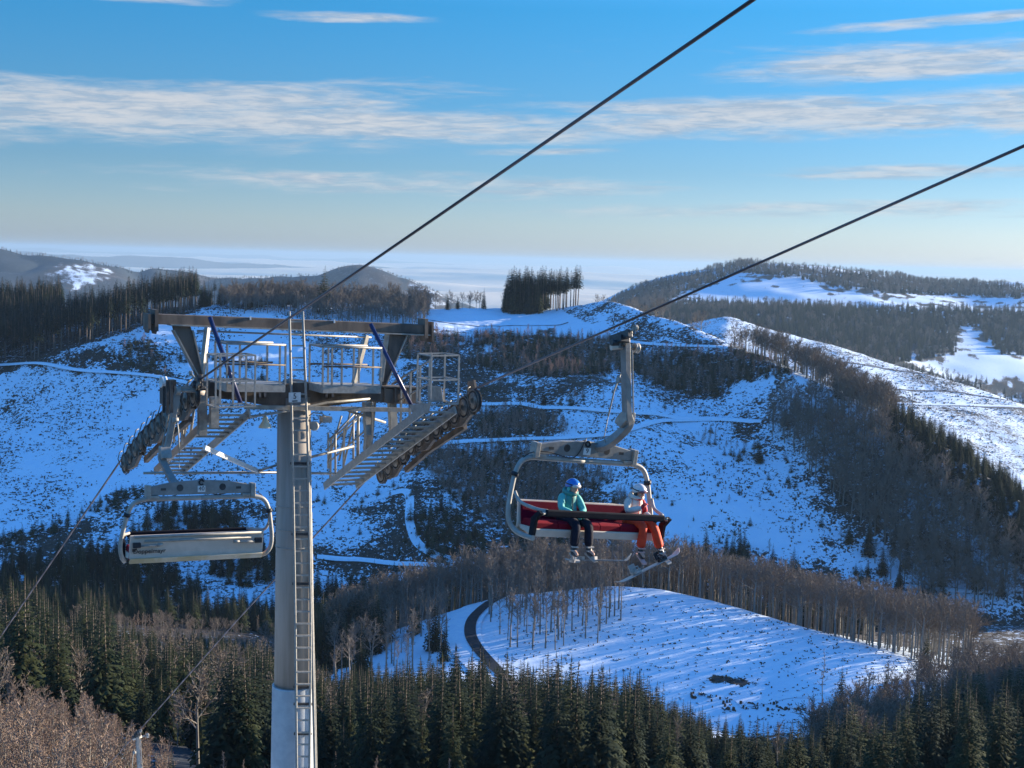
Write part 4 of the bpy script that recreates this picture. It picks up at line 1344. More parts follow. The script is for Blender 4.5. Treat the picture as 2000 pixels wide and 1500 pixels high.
def rider(chair_root, px_head, label, cfg):
    k = cfg['scale']
    ys, zs = -.10, -3.105 * 1.035
    X0 = x_for(chair_root, px_head, ys, -2.55)
    root = empty('tmp', (0, 0, 0))
    bpy.data.objects.remove(root)
    L = lambda x, y, z: Vector((X0 + x * k, ys + y * k, zs + z * k))
    def adj(n_, p):
        x_, y_, z_ = p
        if n_[:4] == 'knee': z_ -= .09; y_ += .03
        elif n_[:4] in ('ankl', 'toeL', 'toeR'): z_ -= .16; y_ += .02
        else: z_ = .07 + (z_ - .11) * .90
        return x_, y_, z_
    J = {n_: L(*adj(n_, p)) for n_, p in cfg['joints'].items()}
    # body: one continuous surface
    V = []; E = []; Rr = []
    sp_ = chain(V, E, Rr, [J['pelvis'], J['waist'], J['chest'], J['neck'], J['head0'], J['head1']], [.13 * k, .12 * k, .13 * k, .055 * k, .075 * k, .07 * k])
    for sd_ in ('L', 'R'):
        chain(V, E, Rr, [J['shoulder' + sd_], J['elbow' + sd_], J['wrist' + sd_]], [.055 * k, .042 * k, .030 * k], sp_[2])
        chain(V, E, Rr, [J['hip' + sd_], J['knee' + sd_], J['ankle' + sd_], J['toe' + sd_]], [.085 * k, .06 * k, .045 * k, .035 * k], sp_[0])
    body = skel('person', V, E, Rr, [m_skin], None, 0, 2)
    body.matrix_world = chair_root.matrix_world.copy()
    tag(body, label, 'person')
    fwd = Vector(cfg['face']).normalized(); upv = Vector(cfg.get('up', (0, 0, 1))); sdv = fwd.cross(upv).normalized(); upv = sdv.cross(fwd)
    RM = Matrix((sdv, fwd, upv)).transposed()
    hc = J['head0'].lerp(J['head1'], .65)
    # face on the head
    mb = MB()
    mb.ball(hc + fwd * .012 * k, .098 * k, .80, 1.0, 1.15, 16, 12, RM)
    mb.ball(hc + fwd * .100 * k - upv * .018 * k, .020 * k, .7, 1.0, 1.3, 8, 6, RM)
    mb.ball(hc + fwd * .075 * k - upv * .085 * k, .035 * k, 1.0, .8, .6, 8, 6, RM)
    for q in (-1, 1): mb.ball(hc + sdv * q * .045 * k + fwd * .070 * k - upv * .045 * k, .026 * k, 1, .8, 1, 8, 6, RM)
    mb.build('face', m_skin, body)
    mb = MB(); mb.ball(hc + fwd * .099 * k - upv * .062 * k, .018 * k, 1.3, .4, .35, 8, 6, RM)
    mb.build('mouth', m_pink if cfg.get('mouth') else m_skin, body)
    # helmet: shell with a rim, ear pads, goggles and strap
    mb = MB()
    c = hc + upv * .022 * k - fwd * .006 * k
    nu, nv = 20, 10; vs = []
    for j in range(nv + 1):
        for i in range(nu):
            ph = 2 * math.pi * i / nu
            front = max(0, math.cos(ph))        # ph = 0 looks forward
            lim = R(100) - front * R(30) + (1 - front) * R(8) * max(0, -math.cos(ph))
            th = lim * j / nv
            v = fwd * math.cos(ph) * math.sin(th) * 1.10 + sdv * math.sin(ph) * math.sin(th) * .95 + upv * math.cos(th) * 1.02
            vs.append(c + v * .131 * k)
    fs = [(j * nu + i, (j + 1) * nu + i, (j + 1) * nu + (i + 1) % nu, j * nu + (i + 1) % nu) for j in range(nv) for i in range(nu)]
    mb.add(vs, [f[::-1] for f in fs], True)
    hel = mb.build('helmet', cfg['helmet'], body)
    so = hel.modifiers.new('shell', 'SOLIDIFY'); so.thickness = .014; so.offset = 0
    mb = MB()
    for q in (-1, 1):
        mb = MB(); mb.ball(hc + sdv * q * .092 * k - upv * .03 * k - fwd * .01 * k, .045 * k, .5, .9, 1.3, 10, 8, RM)
        mb.build('ear_pad', cfg['pad'], hel)
    mb = MB(); arc = []
    gl = upv * .040 * k
    for i in range(9):
        t_ = R(-62 + i * 15.5)
        arc.append(hc + gl + (fwd * math.cos(t_) + sdv * math.sin(t_) * .86) * .122 * k)
    mb.tube(arc, [.020 * k, .034 * k, .037 * k, .037 * k, .033 * k, .037 * k, .037 * k, .034 * k, .020 * k], 8)
    mb.build('goggles', cfg['lens'], hel)
    mb = MB(); arc = []
    for i in range(13):
        t_ = R(58 + i * 20.3)
        arc.append(hc + gl * 1.5 + (fwd * math.cos(t_) * 1.12 + sdv * math.sin(t_) * .97) * .137 * k)
    mb.tube(arc, .011 * k, 6)
    mb.build('goggle_strap', m_boot, hel)
    # jacket
    V = []; E = []; Rr = []
    sp_ = chain(V, E, Rr, [J['pelvis'] + Vector((0, .02, -.02)) * k, J['waist'], J['chest'], J['neck'].lerp(J['chest'], .25), J['neck'] + (J['neck'] - J['chest']) * .12], [(.185 * k, .15 * k), (.175 * k, .145 * k), (.19 * k, .145 * k), (.13 * k, .12 * k), (.085 * k, .085 * k)])
    jk = skel('jacket', V, E, Rr, [cfg['jacket']], body, 0, 2)
    for sd_ in ('L', 'R'):
        V = []; E = []; Rr = []
        s0 = J['shoulder' + sd_].lerp(J['chest'], .35)
        chain(V, E, Rr, [s0, J['shoulder' + sd_], J['shoulder' + sd_].lerp(J['elbow' + sd_], .5), J['elbow' + sd_], J['elbow' + sd_].lerp(J['wrist' + sd_], .6), J['wrist' + sd_]], [.085 * k, .088 * k, .08 * k, .070 * k, .062 * k, .050 * k])
        if cfg.get('redarm') == sd_:
            skel('sleeve', V[:4], E[:3], Rr[:4], [m_redj], jk, 0, 2)
            skel('forearm_sleeve', V[3:], [(0, 1), (1, 2)], [.071 * k] + Rr[4:], [cfg['sleeve']], jk, 0, 2)
        else:
            skel('sleeve', V, E, Rr, [cfg['sleeve']], jk, 0, 2)
        mb = MB(); hd = (J['wrist' + sd_] - J['elbow' + sd_]).normalized() if sd_ not in cfg.get('handdir', {}) else Vector(cfg['handdir'][sd_])
        hand(mb, J['wrist' + sd_] + hd * .01, hd, (0, 0.2, 1), 1.0 * k)
        mb.build('glove', cfg['glove'][sd_], body)
    # hood lying behind the neck, collar
    mb = MB()
    nk = J['neck']
    mb.tube([nk + Vector((math.cos(a) * .115, math.sin(a) * .10 - .02, .02 - .02 * math.sin(a))) * k for a in [i * math.pi / 8 for i in range(16)]], .045 * k, 8, closed=True)
    mb.ball(nk + Vector((0, -.12, .02)) * k, .09 * k, 1.3, .7, 1.0, 12, 8)
    mb.build('hood', cfg['hood'], jk)
    mb = MB(); ct = J['chest'].lerp(J['waist'], .4) + Vector((0, .165, 0)) * k
    mb.tube([J['neck'] + Vector((0, .10, -.02)) * k, J['chest'] + Vector((0, .152, .0)) * k, J['waist'] + Vector((0, .150, 0)) * k, J['pelvis'] + Vector((0, .16, .06)) * k], .008 * k, 5)
    mb.build('zip', cfg['zip'], jk)
    # trousers
    V = []; E = []; Rr = []
    p_ = chain(V, E, Rr, [J['pelvis']], [(.165 * k, .135 * k)])
    for sd_ in ('L', 'R'):
        kn, an = J['knee' + sd_], J['ankle' + sd_]
        chain(V, E, Rr, [J['hip' + sd_], J['hip' + sd_].lerp(kn, .6), kn, kn.lerp(an, .35), kn.lerp(an, .88)], [.112 * k, .100 * k, .092 * k, .088 * k, cfg['cuff'] * k], p_[0])
    skel('trousers', V, E, Rr, [cfg['trousers']], body, 0, 2)
    # boots
    for sd_ in ('L', 'R'):
        an, toe = J['ankle' + sd_], J['toe' + sd_]
        bt = cfg['boot'][sd_]
        V = []; E = []; Rr = []
        d = (toe - an); d.z = 0; d.normalize()
        up_ = (J['knee' + sd_] - an).normalized()
        chain(V, E, Rr, [an + up_ * .16 * k, an + up_ * .04 * k, an - up_ * .05 * k + d * .03 * k, toe.lerp(an, .45) - up_ * .03 * k, toe], [.066 * k, .062 * k, .064 * k, .052 * k, .042 * k])
        bo = skel('boot', V, E, Rr, [bt[0]], body, 0, 2)
        mb = MB()
        a_ = an - up_ * .115 * k
        sole_c = a_.lerp(toe - up_ * .05 * k, .5)
        mb.box(sole_c, (toe - an).normalized() * .30 * k, (toe - an).normalized().cross(up_).normalized() * .095 * k, up_ * .03 * k)
        for q in (.02, .09):
            cc = an + up_ * (q - .02) * k + d * .05 * k
            mb.box(cc, d * .06 * k, d.cross(up_).normalized() * .13 * k, up_ * .02 * k)
        mb.build('buckle', bt[1], bo)
    return body, J, L


J1 = dict(pelvis=(0, 0, .11), waist=(0, -.05, .30), chest=(.01, -.06, .46), neck=(.0, -.02, .585), head0=(0, .0, .66), head1=(0, .02, .74),
          shoulderL=(.17, -.05, .50), elbowL=(.235, .08, .27), wristL=(.06, .24, .22), shoulderR=(-.17, -.04, .50), elbowR=(-.25, .10, .26), wristR=(-.10, .26, .20),
          hipL=(.085, .05, .09), kneeL=(.10, .42, .10), ankleL=(.10, .44, -.30), toeL=(.12, .62, -.36), hipR=(-.085, .05, .09), kneeR=(-.17, .42, .11), ankleR=(-.22, .46, -.29), toeR=(-.23, .64, -.34))
r1, JJ1, L1 = rider(CH_R, 1119, 'skier in a teal jacket, navy trousers and blue helmet seated on the red bench',
                    dict(scale=.93, joints=J1, face=(-.25, 1, -.06), helmet=m_blueh, pad=m_mint, lens=m_lensw, jacket=m_teal, sleeve=m_mint, hood=m_teal, zip=m_boot, trousers=m_navyp, cuff=.088,
                         glove=dict(L=m_mint, R=m_mint), boot=dict(L=(m_boot, m_bootw), R=(m_boot, m_bootw)), mouth=True))
J2 = dict(pelvis=(0, 0, .11), waist=(0, -.04, .30), chest=(-.01, -.05, .46), neck=(-.01, -.01, .58), head0=(-.01, .02, .65), head1=(-.015, .04, .73),
          shoulderL=(.17, -.04, .49), elbowL=(.26, .10, .30), wristL=(.02, .22, .40), shoulderR=(-.17, -.05, .49), elbowR=(-.21, .06, .25), wristR=(-.20, .30, .20),
          hipL=(.09, .05, .09), kneeL=(.08, .42, .12), ankleL=(.06, .40, -.30), toeL=(.07, .56, -.38), hipR=(-.09, .05, .09), kneeR=(-.16, .42, .13), ankleR=(-.33, .52, -.27), toeR=(-.36, .68, -.33))
r2, JJ2, L2 = rider(CH_R, 1251, 'snowboarder in a cream and red jacket with bright orange trousers and white helmet',
                    dict(scale=.92, joints=J2, face=(-.30, 1, -.12), up=(.10, 0, 1), helmet=m_whiteh, pad=m_boot, lens=m_lensp, jacket=m_cream, sleeve=m_cream, redarm='R', hood=m_cream, zip=m_redj, trousers=m_orange, cuff=.10,
                         glove=dict(L=m_redj, R=m_glove), handdir=dict(L=(-.5, .2, .8)), boot=dict(L=(m_boot, m_pink), R=(m_boot, m_bootw)), mouth=True))
# red collar panel and emblem
mb = MB(); nk = JJ2['neck']
mb.tube([nk + Vector((math.cos(a) * .085, math.sin(a) * .085, -.012)) for a in [math.pi * (.12 + .76 * i / 8) for i in range(9)]], .028, 8)
mb.build('collar', m_redj, r2)


def plank(name, c, axis, up, length, width, thick, tip, mat, M, label, cat, group=None):
    """ski or board with turned-up ends and a waist"""
    a = Vector(axis).normalized(); u = Vector(up); u = (u - a * u.dot(a)).normalized(); s = a.cross(u)
    n = 22; vs = []
    for i in range(n + 1):
        t_ = i / n * 2 - 1
        end = max(0, abs(t_) - .80) / .20
        w_ = width * (1 - .18 * (1 - t_ * t_)) * math.sqrt(max(0.02, 1 - end ** 2.4))
        lift = tip[0 if t_ < 0 else 1] * end ** 1.7
        th = thick * (1 - .4 * abs(t_))
        p = Vector(c) + a * t_ * length / 2 + u * lift
        vs += [p - s * w_ / 2, p + s * w_ / 2, p + s * w_ / 2 + u * th, p - s * w_ / 2 + u * th]
    fs = []
    for i in range(n):
        for k_ in range(4):
            fs.append((i * 4 + k_, i * 4 + (k_ + 1) % 4, i * 4 + 4 + (k_ + 1) % 4, i * 4 + 4 + k_))
    fs += [(3, 2, 1, 0), (n * 4, n * 4 + 1, n * 4 + 2, n * 4 + 3)]
    mb = MB(); mb.add([M @ v for v in vs], fs)
    o = mb.build(name, mat, None, origin=M @ Vector(c))
    bpy_fix_normals(o)
    tag(o, label, cat, group)
    return o, a, u, s


def bpy_fix_normals(o):
    import bmesh
    b_ = bmesh.new(); b_.from_mesh(o.data); bmesh.ops.recalc_face_normals(b_, faces=b_.faces); b_.to_mesh(o.data); b_.free()


MR = CH_R.matrix_world.copy()
for sd_, ax3, lab, dy in (('R', (-.22, 1, .24), 'ski worn on the skier right boot, pointing to the right of the picture', .18), ('L', (.62, .80, .12), 'ski seen end-on under the skier left boot', -.1)):
    an, toe = JJ1['ankle' + sd_], JJ1['toe' + sd_]
    a3 = Vector(ax3).normalized()
    c = an.lerp(toe, .4) + Vector((0, 0, -.145)) + a3 * dy
    o, a, u, s = plank('ski', c, a3, (0, 0, 1), 1.5, .095, .022, (.03, .11), m_ski, MR, lab, 'ski', None)
    ctr = MR @ c
    mb = MB()
    for q, L_ in ((-.20, .10), (.10, .08)):
        p = c - a3 * dy + a3 * q + Vector((0, 0, .045))
        mb.box(MR @ p - ctr, MR.to_3x3() @ a3 * L_, MR.to_3x3() @ s * .075, MR.to_3x3() @ u * .06)
    mb.build('binding', m_bootw, o, bevel=.006)
an, toe = JJ2['ankleR'], JJ2['toeR']
bx = Vector((-.85, .10, .46)).normalized()
bu = Vector((.46, -.33, .85))
c = an.lerp(toe, .45) + Vector((0, 0, -.13)) - bx * .28
o, a, u, s = plank('snowboard', c, bx, bu, 1.34, .26, .016, (.06, .08), m_board, MR, 'grey snowboard strapped to one boot, tilted up to the right', 'snowboard')
ctr = MR @ c
for q in (-.24, .28):
    mb = MB(); M3 = MR.to_3x3()
    p = MR @ (c + a * q + u * .02) - ctr
    mb.box(p + M3 @ u * .02, M3 @ a * .13, M3 @ s * .24, M3 @ u * .025)
    mb.box(p + M3 @ u * .09 - M3 @ s * .10, M3 @ a * .12, M3 @ s * .02, M3 @ u * .14)
    mb.tube([p + M3 @ (a * .07 + s * .02), p + M3 @ (a * .06 + u * .11 + s * .02), p + M3 @ (-a * .06 + u * .11 + s * .02), p + M3 @ (-a * .07 + s * .02)], .012, 6)
    mb.tube([p + M3 @ (a * .06 + s * .10), p + M3 @ (a * .05 + u * .07 + s * .11), p + M3 @ (-a * .05 + u * .07 + s * .11), p + M3 @ (-a * .06 + s * .10)], .010, 6)
    mb.build('binding', m_bootw if q < 0 else m_boot, o)

bpy.context.view_layer.update()
dg = bpy.context.evaluated_depsgraph_get()
new = [(o, bpy.data.meshes.new_from_object(o.evaluated_get(dg))) for o in SKINS]
for o, me in new:
    o.modifiers.clear(); o.data = me
    me.polygons.foreach_set('use_smooth', np.ones(len(me.polygons), bool))

# ------------------------------------------------------------------ trees
m_needle = material('spruce_needles', (0.013, 0.022, 0.014), 0.85, scale=1.5, col2=(0.036, 0.044, 0.022), spec=0.08, thr=(0.4, 0.7))
m_needle2 = material('young_needles', (0.030, 0.050, 0.026), 0.8, scale=1.5, col2=(0.06, 0.075, 0.035), spec=0.1, thr=(0.4, 0.7))
m_needle3 = material('olive_needles', (0.020, 0.030, 0.013), 0.85, scale=1.2, col2=(0.062, 0.066, 0.028), spec=0.08, thr=(0.38, 0.66))
m_bark = material('spruce_bark', (0.11, 0.085, 0.07), 0.9, scale=3, col2=(0.20, 0.16, 0.13), spec=0.1)
m_beech = material('beech_bark', (0.17, 0.155, 0.135), 0.9, scale=2, col2=(0.32, 0.295, 0.26), spec=0.05)
m_twig = material('beech_twigs', (0.17, 0.132, 0.105), 0.9, scale=0.6, col2=(0.26, 0.21, 0.165), spec=0.05)
m_twig2 = material('birch_twigs', (0.23, 0.16, 0.12), 0.9, scale=0.6, col2=(0.33, 0.245, 0.185), spec=0.05)
m_birch = material('pale_bark', (0.42, 0.38, 0.32), 0.8, scale=3, col2=(0.28, 0.25, 0.21), spec=0.1)


def spruce_crown(seed, h=1.0, base=0.06, wid=0.17, levels=30, per=9, sparse=0.0, taper=0.85):
    """whorls of drooping serrated sprays; unit height"""
    g = np.random.default_rng(seed)
    V = []; Fc = []
    tops = base + (1 - base) * (np.arange(levels) / levels) ** 0.92
    for li, zz in enumerate(tops):
        s = (zz - base) / (1 - base)
        env = wid * (1 - s) ** taper * (0.55 + 0.45 * min(1, s * 6 + 0.35))
        n = max(4, int(per * (1 - 0.5 * s)))
        ph = g.uniform(0, 6.28)
        for k in range(n):
            if g.random() < sparse: continue
            L = env * g.uniform(0.68, 1.22) + 0.006
            az_ = ph + 2 * math.pi * (k + g.uniform(-.3, .3)) / n
            ca, sa = math.cos(az_), math.sin(az_)
            up = 0.30 * s - 0.12 + g.uniform(-.08, .08)
            droop = 0.75 * (1 - s) + 0.1
            ww = L * g.uniform(0.26, 0.40)
            z0 = zz + g.uniform(-.008, .008)
            def pt(u, side, dz=0.0):
                x = u * L
                zc = z0 + x * up - droop * 0.42 * L * u * u + dz
                return (ca * x - sa * side, sa * x + ca * side, zc)
            o = len(V)
            axis = [pt(0.05, 0), pt(0.4, 0, L * .03), pt(0.75, 0, L * .02), pt(1.04, 0)]
            V += axis
            for sd_ in (-1, 1):
                for q, (u0, u1) in enumerate(((0, 1), (1, 2), (2, 3))):
                    tip = pt(0.34 + 0.30 * q + g.uniform(-.05, .05), sd_ * ww * (1.0 - 0.22 * q) * g.uniform(.75, 1.2), -L * g.uniform(.06, .20))
                    i = len(V); V.append(tip)
                    Fc.append((o + u0, o + u1, i) if sd_ > 0 else (o + u1, o + u0, i))
    # leader
    o = len(V)
    V += [(0.004, 0, 0.95), (-.003, .004, 0.95), (-.002, -.004, .95), (0, 0, 1.01)]
    Fc += [(o, o + 1, o + 3), (o + 1, o + 2, o + 3), (o + 2, o, o + 3)]
    return np.array(V), np.array(Fc)


def cone_np(pts, rad, seg=5):
    """tapered tube as numpy triangles"""
    V = []; Fc = []
    P = [Vector(p) for p in pts]; u = None
    for i, p in enumerate(P):
        d = (P[min(i + 1, len(P) - 1)] - P[max(i - 1, 0)]).normalized()
        if u is None:
            u = d.cross(Vector((0.3, 0.9, 0.1)))
        u = (u - d * u.dot(d)).normalized(); v = d.cross(u)
        for k in range(seg):
            t_ = 2 * math.pi * k / seg
            V.append(tuple(p + (u * math.cos(t_) + v * math.sin(t_)) * rad[i]))
    for i in range(len(P) - 1):
        for k in range(seg):
            a = i * seg + k; b_ = i * seg + (k + 1) % seg
            Fc += [(a, b_, b_ + seg), (a, b_ + seg, a + seg)]
    return V, Fc


def merge(parts):
    V = []; Fc = []
    for v, f in parts:
        o = len(V); V += list(v); Fc += [tuple(int(i) + o for i in q) for q in f]
    return np.array(V), np.array(Fc)


def bare_tree(seed, spread=0.32, fork=0.38, limbs=9, lean=0.03, twr=0.0022, sub=(5, 5, 4), trunk_r=0.016, up=0.55, low=0.0):
    """trunk with limbs; crown of ever finer twigs (thin 3-sided blades); unit height"""
    g = np.random.default_rng(seed)
    tops = [(0, 0, -0.02), (g.uniform(-lean, lean) * .5, g.uniform(-lean, lean) * .5, 0.35), (g.uniform(-lean, lean), g.uniform(-lean, lean), 0.62), (g.uniform(-lean, lean), g.uniform(-lean, lean), 0.9)]
    trunk = cone_np(tops, [trunk_r * 1.25, trunk_r * .85, trunk_r * .55, trunk_r * .15], 6)
    tv = [Vector(p) for p in tops]
    def along(z):
        for i in range(3):
            if z <= tv[i + 1].z or i == 2:
                k = (z - tv[i].z) / (tv[i + 1].z - tv[i].z)
                return tv[i].lerp(tv[i + 1], k)
    limbsP = []; TV = []; TF = []
    def blade(p, q, w_):
        d = (q - p); n = d.cross(Vector(g.normal(size=3)))
        if n.length < 1e-6: return
        n.normalize(); n *= w_
        o = len(TV)
        TV.extend([tuple(p - n), tuple(p + n), tuple(q)])
        TF.append((o, o + 1, o + 2))
    def grow(p, d, L, lev):
        mid_p = p + d * L * 0.5 + Vector(g.normal(size=3)) * L * 0.06
        q = mid_p + (d + Vector((0, 0, 0.18))).normalized() * L * 0.5 + Vector(g.normal(size=3)) * L * 0.06
        if lev == 0:
            r0 = trunk_r * 0.42
            limbsP.append(cone_np([p, mid_p, q], [r0, r0 * .62, r0 * .2], 4))
        else:
            w_ = twr * (2.0 if lev == 1 else 1.2 if lev == 2 else 1.0)
            blade(p, q, w_)
        if lev >= len(sub): return
        for k in range(sub[lev]):
            t_ = (k + g.uniform(.2, .9)) / sub[lev]
            s_ = p.lerp(mid_p, t_ * 2) if t_ < .5 else mid_p.lerp(q, t_ * 2 - 1)
            nd = (d * 0.8 + Vector(g.normal(size=3)) * 0.62 + Vector((0, 0, 0.25)))
            nd.normalize()
            grow(s_, nd, L * g.uniform(.42, .66) * (1.05 - 0.35 * t_), lev + 1)
    for k in range(limbs):
        z = fork + (0.90 - fork) * (k / limbs) ** 0.9
        a = k * 2.4 + g.uniform(-.4, .4)
        f = (z - fork) / (1 - fork)
        L = (spread * (1 - 0.72 * f)) * g.uniform(.8, 1.15)
        d = Vector((math.cos(a), math.sin(a), up + 1.0 * f)).normalized()
        grow(along(z), d, L * 1.25, 0)
    for k in range(int(low)):
        z = g.uniform(.12, fork); a = g.uniform(0, 6.28)
        grow(along(z), Vector((math.cos(a), math.sin(a), .2)).normalized(), spread * .35, 1)
    return trunk, merge(limbsP), (np.array(TV), np.array(TF))


TREES = {}     # kind -> list of (trunk mesh, crown mesh)


def reg(kind, trunk, crown_parts, mats):
    """crown_parts: [(V, F, material index)]"""
    tm = mesh_np(kind + '_trunk', np.array(trunk[0]), np.array(trunk[1]), [mats[0]], smooth=True)
    V = []; Fc = []; mi = []; o = 0
    for v, f, k in crown_parts:
        V.append(v); Fc.append(np.array(f) + o); o += len(v); mi += [k] * len(f)
    cm = mesh_np(kind + '_crown', np.concatenate(V), np.concatenate(Fc), mats, midx=mi)
    TREES.setdefault(kind, []).append((tm, cm))


for s_ in range(5):
    v, f = spruce_crown(100 + s_, wid=[.19, .17, .21, .195, .23][s_], taper=.95, levels=[30, 34, 28, 30, 26][s_], per=10)
    reg('spruce', cone_np([(0, 0, -.03), (0, 0, .5), (0, 0, .97)], [.013, .008, .001]), [(v, f, 1)], [m_bark, [m_needle, m_needle3][s_ in (1, 4)]])
for s_ in range(4):
    v, f = spruce_crown(200 + s_, base=[.45, .52, .40, .58][s_], wid=[.125, .105, .14, .10][s_], levels=20, per=8, sparse=.12, taper=.7)
    gq = np.random.default_rng(s_ + 5); dv = []; df = []
    for k in range(26):
        z = gq.uniform(.10, .5); a = gq.uniform(0, 6.28); L = gq.uniform(.015, .05)
        o = len(dv); dv += [(0, 0, z), (0, 0, z + .004), (math.cos(a) * L, math.sin(a) * L, z - L * .25)]; df.append((o, o + 1, o + 2))
    reg('tall_spruce', cone_np([(0, 0, -.03), (0, 0, .5), (0, 0, .97)], [.0135, .009, .001]), [(v, f, 1), (np.array(dv), np.array(df), 0)], [m_bark, m_needle])
for s_ in range(4):
    tr, lb, tw = bare_tree(300 + s_, spread=[.30, .34, .27, .31][s_], fork=[.34, .30, .40, .36][s_], limbs=12, sub=(6, 5, 4), twr=.0030)
    reg('beech', tr, [(lb[0], lb[1], 0), (tw[0], tw[1], 1)], [m_beech, m_twig])
for s_ in range(3):
    tr, lb, tw = bare_tree(340 + s_, spread=[.15, .17, .13][s_], fork=[.50, .46, .55][s_], limbs=11, sub=(5, 5, 4), trunk_r=.0105, up=.9, twr=.0020, low=5)
    reg('tall_beech', tr, [(lb[0], lb[1], 0), (tw[0], tw[1], 1)], [m_beech, m_twig])
for s_ in range(3):
    tr, lb, tw = bare_tree(380 + s_, spread=[.20, .24, .17][s_], fork=.14, limbs=14, sub=(5, 5, 3), trunk_r=.009, up=1.2, twr=.0028)
    reg('sapling', tr, [(lb[0], lb[1], 0), (tw[0], tw[1], 1)], [m_beech, m_twig2])
m_twig4 = material('reddish_twigs', (0.34, 0.20, 0.155), 0.9, scale=0.3, col2=(0.46, 0.31, 0.24), spec=0.03)
for s_ in range(3):
    tr, lb, tw = bare_tree(430 + s_, spread=[.22, .26, .19][s_], fork=.12, limbs=14, sub=(5, 5, 3), trunk_r=.009, up=1.2, twr=.0036)
    reg('red_sapling', tr, [(lb[0], lb[1], 0), (tw[0], tw[1], 1)], [m_beech, m_twig4])
for s_ in range(3):
    v, f = spruce_crown(400 + s_, base=0.0, wid=[.26, .30, .23][s_], levels=15, per=8, taper=.8)
    reg('young_spruce', cone_np([(0, 0, -.05), (0, 0, .9)], [.012, .002], 4), [(v, f, 1)], [m_bark, m_needle2])

SPEC = []   # (x, Y, z, height, kind, variant, region)
REG = {}


TRACKS = [[(920, 788), (1010, 787), (1070, 797), (1160, 800), (1230, 806), (1300, 812), (1400, 818), (1490, 822)], [(860, 866), (940, 860), (1040, 856), (1150, 850), (1230, 838), (1310, 820), (1400, 819)],
          [(1225, 664), (1290, 672), (1350, 674), (1425, 678)], [(0, 712), (60, 708), (150, 722), (240, 727), (340, 742), (440, 760)], [(620, 1083), (700, 1090), (780, 1098), (870, 1103)]]
CAPS = {
    'front_spruce': [(600, 1300), (640, 1290), (760, 1285), (900, 1250), (1000, 1255), (1090, 1258), (1150, 1290), (1250, 1295), (1300, 1350), (1400, 1385), (1560, 1400), (1700, 1420)],
    'corner_spruce': [(1560, 1400), (1640, 1350), (1700, 1380), (1760, 1350), (1800, 1300), (1900, 1290), (2000, 1260), (2300, 1230)],
    'corner_brush': [(1500, 1400), (1560, 1330), (1650, 1310), (1850, 1250), (1900, 1200), (2300, 1170)],
    'left_spruce': [(-300, 1120), (0, 1130), (50, 1100), (90, 1120), (130, 1190), (200, 1120), (230, 1200), (300, 1215), (480, 1235), (560, 1250), (640, 1290)],
    'left_brush': [(-300, 1290), (0, 1295), (150, 1330), (250, 1400), (340, 1440), (400, 1480)],
    'left_young': [(-300, 1340), (0, 1350), (60, 1345), (110, 1345), (170, 1395), (250, 1400), (400, 1440)],
    'left_beech': [(0, 1190), (200, 1195), (300, 1190), (480, 1205), (640, 1225)],
}


def scatter(region, poly, y0, y1, spacing, kinds, hr, label, group, amin=-0.45, amax=0.45, seed=0, thin=None):
    """trees over the ground that shows (or would show) inside a polygon of the photograph"""
    REG[region] = (label, group)
    g = np.random.default_rng(hash(region) % 1000 + seed if False else sum(map(ord, region)) + seed)
    xs = np.arange(amin * y1, amax * y1, spacing); ys = np.arange(y0, y1, spacing)
    X_, Y_ = np.meshgrid(xs, ys)
    X_ = (X_ + g.uniform(-.48, .48, X_.shape) * spacing).ravel(); Y_ = (Y_ + g.uniform(-.48, .48, Y_.shape) * spacing).ravel()
    Z_ = zt(X_, Y_)
    px, py = proj(X_, Y_, Z_)
    ok = inpoly(px, py, poly) if poly is not None else np.ones(len(X_), bool)
    ok &= (px > -260) & ((px < 2260) | (region == 'shoulder')) & (Y_ > y0) & (Y_ < y1)
    if thin is not None: ok &= thin(X_, Y_, px, py)
    names = list(kinds); p = np.array([kinds[k] for k in names], float); p /= p.sum()
    for line in TRACKS:
        yt = np.interp(px, [q[0] for q in line], [q[1] for q in line])
        ok &= ~((px > line[0][0]) & (px < line[-1][0]) & (py - yt > -3) & (py - yt < 17) & (Y_ > 566) & (Y_ < 860))
    idx = np.nonzero(ok)[0]
    n_ = 0
    for i in idx:
        k = names[g.choice(len(names), p=p)]
        hh = hr[k] if isinstance(hr, dict) else hr
        h = g.uniform(*hh)
        if region in CAPS:
            cap_y = np.interp(px[i], [q[0] for q in CAPS[region]], [q[1] for q in CAPS[region]]) + g.exponential(38)
            e_ = float(ray(px[i], cap_y)[1])
            h = min(h, e_ * Y_[i] - Z_[i])
            if h < 2.5: continue
        SPEC.append((X_[i], Y_[i], Z_[i] - 0.15, h, k, int(g.integers(len(TREES[k]))), region)); n_ += 1
    return n_


def clump(scale, level, seed):
    return lambda X_, Y_, px, py: fbm(X_ / scale, Y_ / scale, 3, seed) > level


CREST = lambda Y_, X_, i: np.interp(X_ / Y_, A_COLS, KY[i])
